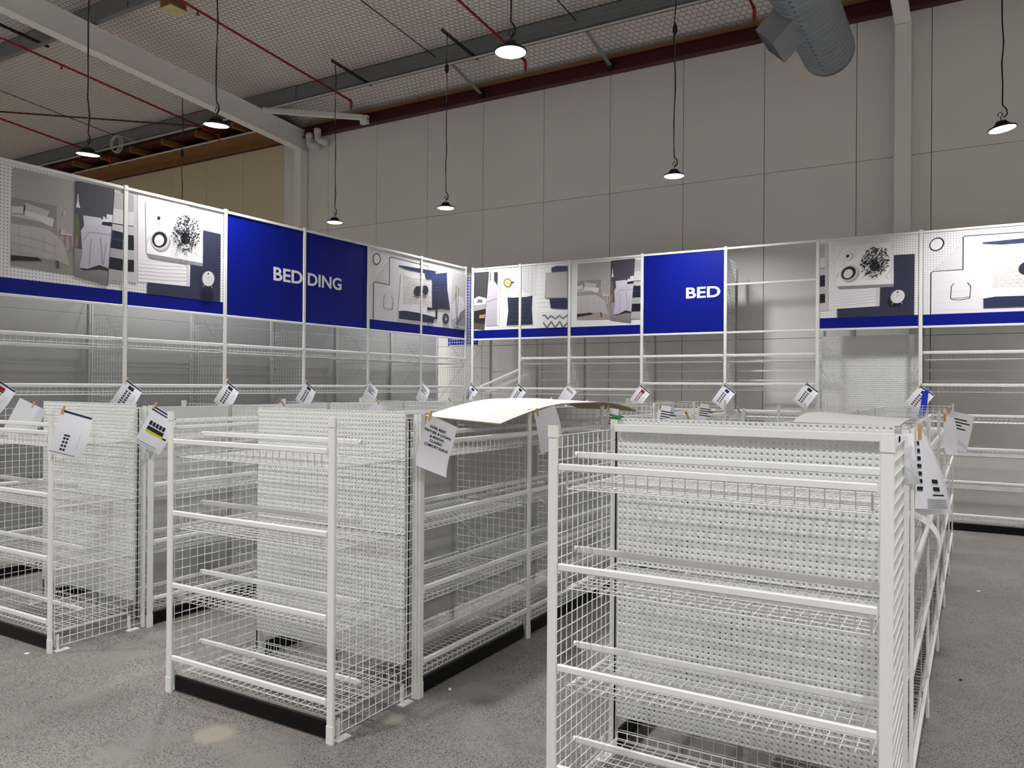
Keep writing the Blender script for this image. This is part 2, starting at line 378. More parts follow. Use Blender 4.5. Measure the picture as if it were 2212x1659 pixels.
# speaker box
t = thing('speaker_box', 'small cream ceiling speaker box at the top edge', 'speaker', (-10.5, 7.55, 7.4))
one('casing', MB().box((-.13, -.13, .004), (.13, .13, .13)), 'timber', t)
one('face', MB().box((-.15, -.15, -.012), (.15, .15, .003)), 'spk', t)
one('grille', MB().lathe([(.08, 0), (.076, -.008), (.05, -.004), (.046, -.01), (.02, -.006), (.016, -.01)], 24, c=(0, 0, -.012)), 'spk', t, smooth=False)
# spiral duct with an outlet
t = thing('air_duct', 'round silver spiral air duct with a square side outlet', 'duct', (-1.6, 0, 5.92))
mb = MB(); pts = []; rad = []
y = -4.0
while y < 10.29:
    for dy, rr_ in ((0, .300), (.10, .300), (.104, .309), (.114, .309)):
        pts.append((0, y+dy, 0)); rad.append(rr_)
    y += .12
pts = [p for p in pts if p[1] <= 10.3]; rad = rad[:len(pts)]
# helical seams: shear each ring along the axis with the angle
base = len(mb.v); mb.path(pts, rad, 40)
mb.v = [(x, y_ + .06*(math.atan2(x, z)/PI) if y_ < 10.2 else y_, z) for (x, y_, z) in mb.v]
one('duct_pipe', mb, 'galv', t)
one('end_cap', MB().path([(0, 10.31, 0), (0, 10.34, 0)], .306, 40), 'galv', t)
q = math.sqrt(.5); av = Vector((-q, 0, -q)); cv = Vector((-q, 0, q)); bv = Vector((0, 1, 0))
def bx(a0, a1, b0, b1, c0, c1):
    vs = [av*x + bv*y + cv*z for x in (a0, a1) for y in (b0, b1) for z in (c0, c1)]
    return MB().add(vs, [(0, 1, 3, 2), (4, 6, 7, 5), (0, 4, 5, 1), (2, 3, 7, 6), (0, 2, 6, 4), (1, 5, 7, 3)])
for nm, ar in (('outlet_side', (.24, .55, 8.62, 8.632, -.13, .13)), ('outlet_side', (.24, .55, 9.208, 9.22, -.13, .13)), ('outlet_side', (.2, .55, 8.633, 9.207, -.13, -.118)), ('outlet_side', (.2, .55, 8.633, 9.207, .118, .13))):
    one(nm, bx(*ar), 'galv', t)
one('outlet_collar', bx(.235, .25, 8.56, 9.28, -.17, .17), 'galv', t)
gr = one('grille', bx(.50, .51, 8.633, 9.207, -.117, .117), 'gap', t)
for k in range(18):
    yy = 8.65 + k*.031
    one('louvre', bx(.515, .53, yy, yy+.008, -.116, .116), 'galv', gr)

# ------------------------------------------------------------------ high bay lamps
def lamp_meshes():
    hb = MB().lathe([(.03, .085), (.052, .08), (.058, .05), (.06, .028), (.11, .02), (.135, .012), (.14, -.002), (.132, -.006), (.126, -.004)], 36)
    fins = MB()
    for k in range(24):
        a_ = 2*PI*k/24; c_, s_ = math.cos(a_), math.sin(a_)
        p = [(.058, .026), (.115, .02), (.085, .034), (.058, .065)]
        nx, ny = -s_*.002, c_*.002
        vs = [(r*c_+e*nx, r*s_+e*ny, z) for e in (-1, 1) for r, z in p]
        fins.add(vs, [(0, 1, 2, 3), (7, 6, 5, 4), (0, 4, 5, 1), (1, 5, 6, 2), (2, 6, 7, 3), (3, 7, 4, 0)])
    lens = MB().lathe([(.131, -.004), (.115, -.01), (.06, -.012), (.002, -.013)], 36)
    hook = MB().path([(0, 0, .1), (0, 0, .125), (.018, 0, .14), (.02, 0, .165), (0, 0, .185), (-.02, 0, .165), (-.018, 0, .14)], .005, 6)
    return hb.mesh('housing', 'dark', True), fins.mesh('fins', 'dark'), lens.mesh('lens', 'lens', True), hook.mesh('hook', 'dark', True)
LM = lamp_meshes()
LD = bpy.data.lights.new('high_bay_light', 'AREA'); LD.shape = 'DISK'; LD.size = .25; LD.energy = LAMP_W; LD.color = (1, .995, .985); LD.spread = math.radians(140)
def lamp(x, y, label, z=4.55, ztop=None, tilt=(0, 0), plug=None, group='LED high bay lamps', cable=True):
    t = thing('high_bay_lamp', label, 'lamp', (x, y, z), group=group)
    hd = O('housing', LM[0], t, (0, 0, 0), rot=(tilt[0], tilt[1], 0))
    O('heat_fins', LM[1], hd); O('lens', LM[2], hd); O('hook', LM[3], hd)
    lo = bpy.data.objects.new('lamp_light', LD); COL.objects.link(lo); lo.parent = hd; lo.location = (0, 0, -.016)
    zt = (ztop or zroof(y)-.03) - z
    rg = random.Random(int((x+30)*97+y*31)); pts = [(.01, 0, .12), (.045, .0, .15), (.04, 0, .2), (0, 0, .26)]
    zz = .26; ox = 0
    while zz < zt-.3:
        zz += .22; ox = rg.uniform(-.012, .012); pts.append((ox, rg.uniform(-.012, .012), zz))
    pts.append((0, 0, zt))
    one('cable', MB().path(pts, .0075, 6), 'cable', t, smooth=True)
    one('chain', MB().path([(0, 0, .18), (0, 0, zt)], .0035, 4), 'galv', t)
    if plug:
        one('plug', MB().lathe([(.012, .08), (.03, .04), (.034, -.03), (.012, -.07)], 10, c=(0, 0, plug)), 'cable', t, smooth=True)
lamp(-3.378, 5.627, 'large bright lamp hanging at the top centre of the picture')
lamp(-7.10, 5.641, 'lit lamp hanging in front of the white rafter', tilt=(.05, .1))
lamp(-9.389, 5.583, 'lit lamp at the upper left above the bed picture sign', tilt=(.04, .1), plug=2.55)
lamp(-9.558, 10.053, 'small far lamp above the right half of the bedding sign', ztop=7.32)
lamp(-7.231, 10.089, 'far lamp above the corner of the shelving walls', ztop=7.32, plug=2.2)
lamp(-3.472, 10.028, 'far lamp on a long cable above the blue BED sign', plug=1.95)
lamp(.224, 9.919, 'tilted lamp at the right edge in front of the grey wall', tilt=(0, -.13))
lamp(-13.6, 10.0, 'lamp hanging behind the left sign wall, cable showing above it', plug=1.75)
OUT = [(x, y) for x in (-7.1, -3.4, .23) for y in (1.2, -3.2, -7.6, -11.6)] + [(x, y) for x in (3.9, 7.6, 10.8) for y in (9.9, 5.6, 1.2, -3.2, -7.6, -11.6)]
OUT += [(x, y) for x in (-10.9, -14.4, -17.6, -20.8) for y in (1.2, -3.2, -7.6, -11.6)] + [(-13.6, 5.6), (-17.2, 5.6), (-20.8, 9.6), (-20.8, 5.6)]  # unseen lamps: grid carried on, plus more added to brighten walls and ceiling
for x, y in OUT:
    lamp(x, y, 'unseen high bay lamp added over the shop floor as fill light', group='added unseen lamps')

# ------------------------------------------------------------------ shelving parts (local: x along the bay, y into it, z up)
WR = .0022
def me_post(h, w=.042, d=.014):
    return cached(('post', h, w), lambda: MB().rbar((-w/2, -d/2, .0), (w/2, d/2, h), 'z', .003).mesh('post', 'white'))
def me_foot(w=.042, d=.014):
    e = .0025
    return cached(('foot', w), lambda: MB().rbar((-w/2-e, -d/2-e, 0), (w/2+e, d/2+e, .085), 'z', .004).mesh('post_foot', 'white'))
def me_cap(w=.042, d=.014):
    e = .0025
    return cached(('cap', w), lambda: MB().rbar((-w/2-e, -d/2-e, -.045), (w/2+e, d/2+e, .003), 'z', .004).mesh('post_cap', 'white'))
def me_rear(h):
    def f():
        mb = MB(); mb.box((-.02, -.012, 0), (-.004, .012, h)); mb.box((.004, -.012, 0), (.02, .012, h)); mb.box((-.004, .002, 0), (.004, .012, h), 1)
        return mb.mesh('rear_post', ['rear', 'gap'])
    return cached(('rear', h), f)
def me_rail(L):
    def f():
        mb = MB(); mb.rbar((.03, -.009, -.029), (L-.03, .009, 0), 'x', .004)
        for x in (.026, L-.034): mb.box((x, -.004, -.04), (x+.008, .007, -.002))
        return mb.mesh('front_rail', 'white')
    return cached(('rail', L), f)
def me_stop(L):
    def f():
        mb = MB(); mb.rbar((.012, -.007, -.029), (L-.012, .007, 0), 'x', .004)
        for x in (.004, L-.004): mb.tube((x-.006, 0, -.012), (x+.006, 0, -.012), .011, 8, caps=True)
        return mb.mesh('stop_rail', 'white')
    return cached(('stop', L), f)
def me_bar(L, h=.03, t=.014):
    return cached(('bar', L, h), lambda: MB().rbar((.026, -t/2, -h), (L-.026, t/2, 0), 'x', .003).mesh('rail', 'white'))
def me_shelf(L, D, lip=.075, step=.05):
    def f():
        mb = MB(); x0, x1 = .05, L-.05; zf = -.029-lip; y0, y1 = .03, D
        n = round((x1-x0)/step)
        for i in range(n+1):
            x = x0 + (x1-x0)*i/n
            mb.path([(x, y0, -.03), (x, y0, zf-.004), (x, y0+.008, zf-.004), (x, y1, zf-.004), (x, y1, zf+.03)], WR, 5, caps=False)
        for z in (-.031, zf+.026, zf): mb.tube((x0, y0-.004, z), (x1, y0-.004, z), WR*1.05, 5)
        m_ = round((y1-y0)/step)
        for j in range(1, m_+1):
            y = y0 + (y1-y0)*j/m_
            mb.tube((x0, y, zf), (x1, y, zf), WR, 5)
        mb.tube((x0, y1+.004, zf+.03), (x1, y1+.004, zf+.03), WR*1.2, 5)
        for x in (x0-.004, x1+.004): mb.path([(x, y0, -.03), (x, y0, zf), (x, y1, zf)], WR*1.2, 5, caps=False)
        return mb.mesh('wire_shelf', 'wire')
    return cached(('shelf', L, D, lip), f)
def me_meshpanel(D, z0, z1, y0=.03, step=.05, r=None):
    r = r or WR
    def f():
        mb = MB(); n = max(1, round((D-y0)/step)); k = max(1, round((z1-z0)/step))
        for i in range(n+1):
            y = y0+(D-y0)*i/n; mb.tube((0, y, z0), (0, y, z1), r, 5)
        for j in range(k+1):
            z = z0+(z1-z0)*j/k; mb.tube((.0035, y0, z), (.0035, D, z), r, 5)
        return mb.mesh('mesh_panel', 'wire')
    return cached(('mp', D, z0, z1, y0, r), f)
def me_brace(D, pts):
    return cached(('brace', D, tuple(pts)), lambda: MB().path([(-.012, y, z) for y, z in pts], .0042, 6).mesh('brace', 'rear'))
def me_kick(L):
    return cached(('kick', L), lambda: MB().rbar((.028, .018, .006), (L-.028, .034, .094), 'x', .004).mesh('kickboard', 'black'))
def me_perf(W, H, p=.025):
    def f():
        nx, nz = round(W/p), round(H/p); vs = []; fs = []
        for j in range(nz+1):
            for i in range(nx+1): vs.append((i*p, 0, j*p))
        st = nx+1
        ang = [PI/8+k*PI/4 for k in range(8)]
        for j in range(nz):
            for i in range(nx):
                cx_, cz_ = (i+.5)*p, (j+.5)*p; o = len(vs)
                for r, dy in ((.0088, 0), (.0038, .0055)):
                    for a_ in ang: vs.append((cx_+r*math.cos(a_), dy, cz_+r*math.sin(a_)))
                bl, br, tl, tr = j*st+i, j*st+i+1, (j+1)*st+i, (j+1)*st+i+1
                # octagon vertices 0..7 counter-clockwise starting right/up
                fs += [(br, tr, o, o+7), (tr, tl, o+2, o+1), (tl, bl, o+4, o+3), (bl, br, o+6, o+5), (tr, o+1, o), (tl, o+3, o+2), (bl, o+5, o+4), (br, o+7, o+6)]
                fs += [(o+k, o+(k+1) % 8, o+8+(k+1) % 8, o+8+k) for k in range(8)]
        # folded edges give the sheet its depth
        o = len(vs); W_, H_ = nx*p, nz*p
        vs += [(0, .014, 0), (W_, .014, 0), (W_, .014, H_), (0, .014, H_)]
        c = [0, nx, nz*st+nx, nz*st]
        for k in range(4): fs.append((c[k], o+k, o+(k+1) % 4, c[(k+1) % 4]))
        me = bpy.data.meshes.new('perforated_panel'); me.from_pydata(vs, [], fs); me.update(); me.materials.append(M['panel'])
        return me
    return cached(('perf', W, H), f)
def me_bracket():
    def f():
        mb = MB(); mb.box((-.02, -.035, 0), (.02, .055, .006)); mb.box((-.003, -.02, .006), (.003, -.008, .11)); mb.box((-.014, -.02, .006), (-.003, -.014, .1))
        mb.lathe([(.008, .006), (.008, .013)], 8, c=(0, .03, 0)); return mb.mesh('floor_bracket', 'white')
    return cached('bracket', f)
def place(parent, ox, oy, rz):
    c, s = math.cos(rz), math.sin(rz)
    def at(name, me, x=0, y=0, z=0, par=None):
        return O(name, me, par or parent, (ox+c*x-s*y, oy+s*x+c*y, z), rz)
    return at
def add_post(at, x, y, h, cap=True):
    p = at('post', me_post(h), x, y)
    O('post_foot', me_foot(), p)
    if cap: O('post_cap', me_cap(), p, (0, 0, h))
    return p
def add_levels(at, L, D, levels, stop=True, lip=.075, rails=True):
    for z in levels:
        at('front_rail', me_rail(L), 0, 0, z); at('wire_shelf', me_shelf(L, D, lip), 0, 0, z)
        if stop: at('stop_rail', me_stop(L), 0, .21, z+.033)

LOW = (1.435, 1.03, .622, .213); HU = 1.585; PITCH = 1.225
ORD = ('first', 'second', 'third', 'fourth', 'fifth')
# ---- end units facing the camera
def end_unit(x0, label, top_rail=False):
    L_ = 1.233
    t = thing('end_shelf_unit', label, 'shelf unit', (x0, 2.83, 0), group='low end units facing the camera')
    at = place(t, 0, 0, 0)
    add_post(at, 0, 0, HU); add_post(at, L_, 0, HU)
    for x in (0, L_):
        p = at('rear_post', me_post(HU, .03), x+(.006 if x else -.006), .655)
        O('post_foot', me_foot(.03), p)
        at('mesh_panel', me_meshpanel(.64, .03, 1.545), x)
        at('floor_bracket', me_bracket(), x+(.012 if x else -.012), .06)
        at('floor_bracket', me_bracket(), x+(.012 if x else -.012), .56)
        at('slot_strip', cached('slotstrip', lambda: MB().box((-.003, 0, .06), (.003, .005, 1.56)).mesh('slot_strip', 'black')), x-(.012 if x else -.012), .616)
    add_levels(at, L_, .565, LOW)
    at('kickboard', me_kick(L_))
    for z0, h_ in ((.195, .3), (.505, .4), (.915, .4), (1.325, .275)):
        at('perforated_panel', me_perf(1.175, h_), .029, .60, z0)
    if top_rail: at('top_rail', me_bar(L_, .036, .02), 0, .575, 1.572)
    return t
end_unit(-6.374, 'white wire end unit furthest left with a sheet clipped to its mesh')
end_unit(-3.928, 'white wire end unit in the middle, standing whole in view')
end_unit(-1.482, 'white wire end unit on the right, nearest the camera', True)

# ---- double-sided rows behind the end units
ROWS = ((-5.733, 'left'), (-3.31, 'middle'), (-.862, 'right'))
HALF = .645
for xc, rn in ROWS:
    for k in range(5):
        t = thing('gondola_bay', f'white double-sided wire gondola bay, {ORD[k]} behind the {rn} end unit', 'shelf unit', (xc, 3.505+PITCH*k, 0), group=f'gondola bays of the {rn} row')
        for sgn, rz in ((1, PI/2), (-1, -PI/2)):
            # right face: local x -> +y ; left face: local x -> -y
            ox = HALF*sgn
            at = place(t, ox, 0 if sgn > 0 else PITCH, rz)
            xb = 0 if sgn > 0 else PITCH           # local x of the near boundary
            add_post(at, xb, 0, HU)
            at('mesh_panel', me_meshpanel(.60, .05, 1.56), xb)
            at('brace', me_brace(.6, ((.03, 1.2), (.58, .78), (.03, .36))), xb)
            if k == 4:
                xf = PITCH if sgn > 0 else 0
                add_post(at, xf, 0, HU); at('mesh_panel', me_meshpanel(.60, .05, 1.56), xf)
            if sgn > 0:
                add_levels(at, PITCH, .55, LOW); at('kickboard', me_kick(PITCH))
            else:
                for z in LOW: at('front_rail', me_rail(PITCH), 0, 0, z)
                at('kickboard', me_kick(PITCH))
        O('rear_post', me_rear(1.56), t, (0, 0, 0), PI/2)
        O('back_panel', cached('gback', lambda: MB().rbar((-.008, .024, .11), (.008, PITCH-.024, 1.555), 'y', .003).mesh('back_panel', 'greyback')), t)

# ---- tall perimeter runs
HT = 3.74; ZS = 2.535
def tall_bay(t, L, levels, sign, ends=(True, False), rear=True, panel=False, h_rear=3.3, mesh_top=2.42, extra=()):
    at = place(t, 0, 0, 0); D = .60
    for x, on in ((0, ends[0]), (L, ends[1])):
        if not on: continue
        add_post(at, x, 0, HT)
        at('rear_post', me_rear(h_rear), x, D-.012)
        at('mesh_panel', me_meshpanel(.56, .05, mesh_top), x)
        at('brace', me_brace(D, ((.02, 3.4), (.58, 2.75), (.02, 2.1), (.58, 1.45), (.02, .8), (.58, .2))), x)
        at('brace', me_brace(D, ((.02, 2.05), (.58, 2.05))), x)
    at('top_rail', me_bar(L, .03), 0, 0, HT-.012)
    at('sign_rail', me_bar(L, .028), 0, 0, ZS)
    for z, z_h in extra: at('cross_rail', me_bar(L, z_h), 0, 0, z)
    add_levels(at, L, .54, levels, stop=False)
    at('kickboard', me_kick(L))
    if panel:
        at('back_panel', cached(('lback', L), lambda: MB().rbar((.022, D-.004, .08), (L-.022, D+.01, 2.46), 'x', .003).mesh('back_panel', 'grey')))
        at('back_panel', cached(('lback2', L), lambda: MB().rbar((.022, D-.004, 2.463), (L-.022, D+.01, 3.3), 'x', .003).mesh('back_panel', 'grey')))
    else:
        for z in (2.0, 1.86, .9): at('rear_bar', me_bar(L, .025), 0, D-.012, z)
LNAME = ('under the bed picture sign', 'under the plant and clock picture', 'under the BED half of the bedding sign', 'under the DING half of the bedding sign', 'under the white cushion picture', 'under the navy cushion picture beside the corner')
LX = -7.4; LY0 = 3.57
for k in range(6):
    t = thing('wall_shelf_bay', f'tall white shelving bay {LNAME[k]} on the left', 'shelf unit', (LX, LY0+PITCH*k, 0), PI/2, group='tall bays of the left run')
    tall_bay(t, PITCH, (2.205, 1.737, 1.3, .86, .42), True, (True, k == 5), panel=True)
BX = [-7.37, -6.44, -5.54, -4.325, -3.07, -1.835, -.61, .62, 1.85]; YB = 11.085
BNAME = ('with a fallen slanting shelf, next to the corner', 'under the grey pillow and chevron picture', 'under the bed picture sign on the back run', 'under the blue BED sign', 'without a sign, grey wall showing through', 'with a perforated white back panel', 'at the right edge under the spectacles picture', 'past the right edge of the picture')
HI = (2.215, 1.81); MID = (2.21, 1.718); LOWT = (1.435, 1.03, .622, .213)
for k in range(8):
    L_ = round(BX[k+1]-BX[k], 3)
    t = thing('wall_shelf_bay', f'tall white shelving bay {BNAME[k]}', 'shelf unit', (BX[k], YB, 0), group='tall bays of the back run')
    lv = {0: (1.718,)+LOWT[1:], 1: MID+LOWT[1:], 2: MID+LOWT[1:], 3: HI+LOWT, 4: HI+LOWT, 5: (), 6: HI+LOWT, 7: HI+LOWT}[k]
    tall_bay(t, L_, lv, True, (True, k == 7), h_rear=3.5, mesh_top=(3.6 if k in (4,) else 2.42), extra=(((3.21, .025),) if k == 4 else ()))
    if k == 5:
        at = place(t, 0, 0, 0)
        for q_ in range(4): at('perforated_panel', me_perf(1.175, .6 if q_ < 3 else .4), .027, .2, .236+.603*q_)
    if k == 0:
        sh = thing('fallen_shelf', 'wire shelf hanging askew in the bay next to the corner', 'shelf', (BX[0]+.12, YB+.03, 1.70), rot=(0, -.36, 0))
        O('front_rail', me_rail(L_), sh, (0, 0, .03)); O('wire_shelf', me_shelf(L_, .5), sh, (0, 0, .03))
# corner filler between the two runs
t = thing('corner_filler', 'narrow wire mesh filler in the corner with a blue board behind', 'mesh filler', (LX, 10.945, 0), 0)
O('mesh_panel', me_meshpanel(.14, .05, 3.64, 0.), t)
O('mesh_panel', me_meshpanel(.55, .05, 3.64, 0.), t, (0, .3, 0), PI/2)
O('backing_board', MB().box((-.60, .315, 2.44), (.02, .325, 3.62)).mesh('backing_board', 'blue'), t)
PRINTS={}
PRINTS['A']='''145,1127 701,1127 702,232 135,246|168,163,162
134,343 370,349 700,494 702,232 135,246|150,141,137
138,859 538,859 537,637 140,661|140,137,136
139,778 249,796 238,731 139,720|204,200,201
252,834 476,798 443,731 255,751|186,183,184
242,791 258,820 257,747 238,744|60,58,64
252,763 514,735 500,657 255,700|212,209,210
136,711 251,720 384,698 505,632 602,537 665,313 507,354 370,352 139,341|190,187,188|170,167,166
136,693 284,688 401,684 540,638 604,533 540,580 453,627 351,631 137,623|150,147,147
200,606 210,348 216,349 206,607|165,161,161
307,586 317,353 323,354 312,587|165,161,161
416,565 426,357 432,358 422,566|165,161,161
520,545 530,361 536,362 526,546|165,161,161
139,532 311,518 312,522 140,537|172,168,168
308,518 542,485 543,489 309,522|172,168,168
140,456 311,440 312,445 141,461|172,168,168
309,441 542,405 543,410 310,445|172,168,168
140,389 312,371 313,376 141,393|172,168,168
309,372 543,334 544,339 311,376|172,168,168
139,343 370,354 413,326 135,293|34,32,38
529,352 561,348 567,278 547,273|96,70,56
575,657 619,656 620,607 575,608|196,180,168
575,622 684,620 685,604 575,600|206,198,194
613,602 624,601 622,491 614,490|150,116,88
666,601 677,601 686,456 677,454|150,116,88
591,808 627,837 609,802 618,781|205,202,204
706,1128 733,1139 1104,1143 1045,167 706,222|70,70,80|88,88,98
706,495 1058,479 1045,167 706,222|150,146,149|112,108,112
732,1012 738,1013 742,950 758,885 717,884 729,948|225,224,228
708,812 728,825 747,774 754,639 743,583 712,577|104,110,78
710,595 743,619 740,509 713,498|150,122,104
787,820 962,828 986,800 967,759 797,728|214,211,222
972,825 1079,817 1075,760 987,763|26,26,30
991,852 1025,826 1022,877 1086,880 1082,806 972,792|228,226,234
765,668 801,729 953,761 1075,764 1047,341 956,366 833,311 754,311 780,461|206,202,216|178,174,190
754,311 833,311 956,366 1047,341 1046,317 956,324 805,291|44,42,50
795,574 853,669 847,672 789,577|150,146,160
846,665 1068,677 1069,685 847,672|150,146,160
864,605 847,340 855,341 872,606|150,146,160
959,639 981,376 990,378 968,641|150,146,160
1019,593 991,369 998,369 1026,593|150,146,160
1102,1119 1197,1116 1197,223 1045,228|178,174,176
1093,947 1197,948 1197,804 1086,801|212,210,213
1086,803 1197,804 1197,792 1086,792|60,60,70
1086,792 1197,792 1197,716 1080,718|196,194,198
1082,731 1197,724 1197,550 1065,551|24,30,46
1076,656 1197,654 1197,634 1076,635|44,54,84
1062,545 1197,547 1197,454 1058,457|168,165,168
1058,459 1197,456 1197,338 1050,340|18,21,32
1049,339 1197,338 1197,234 1043,228|166,163,166'''
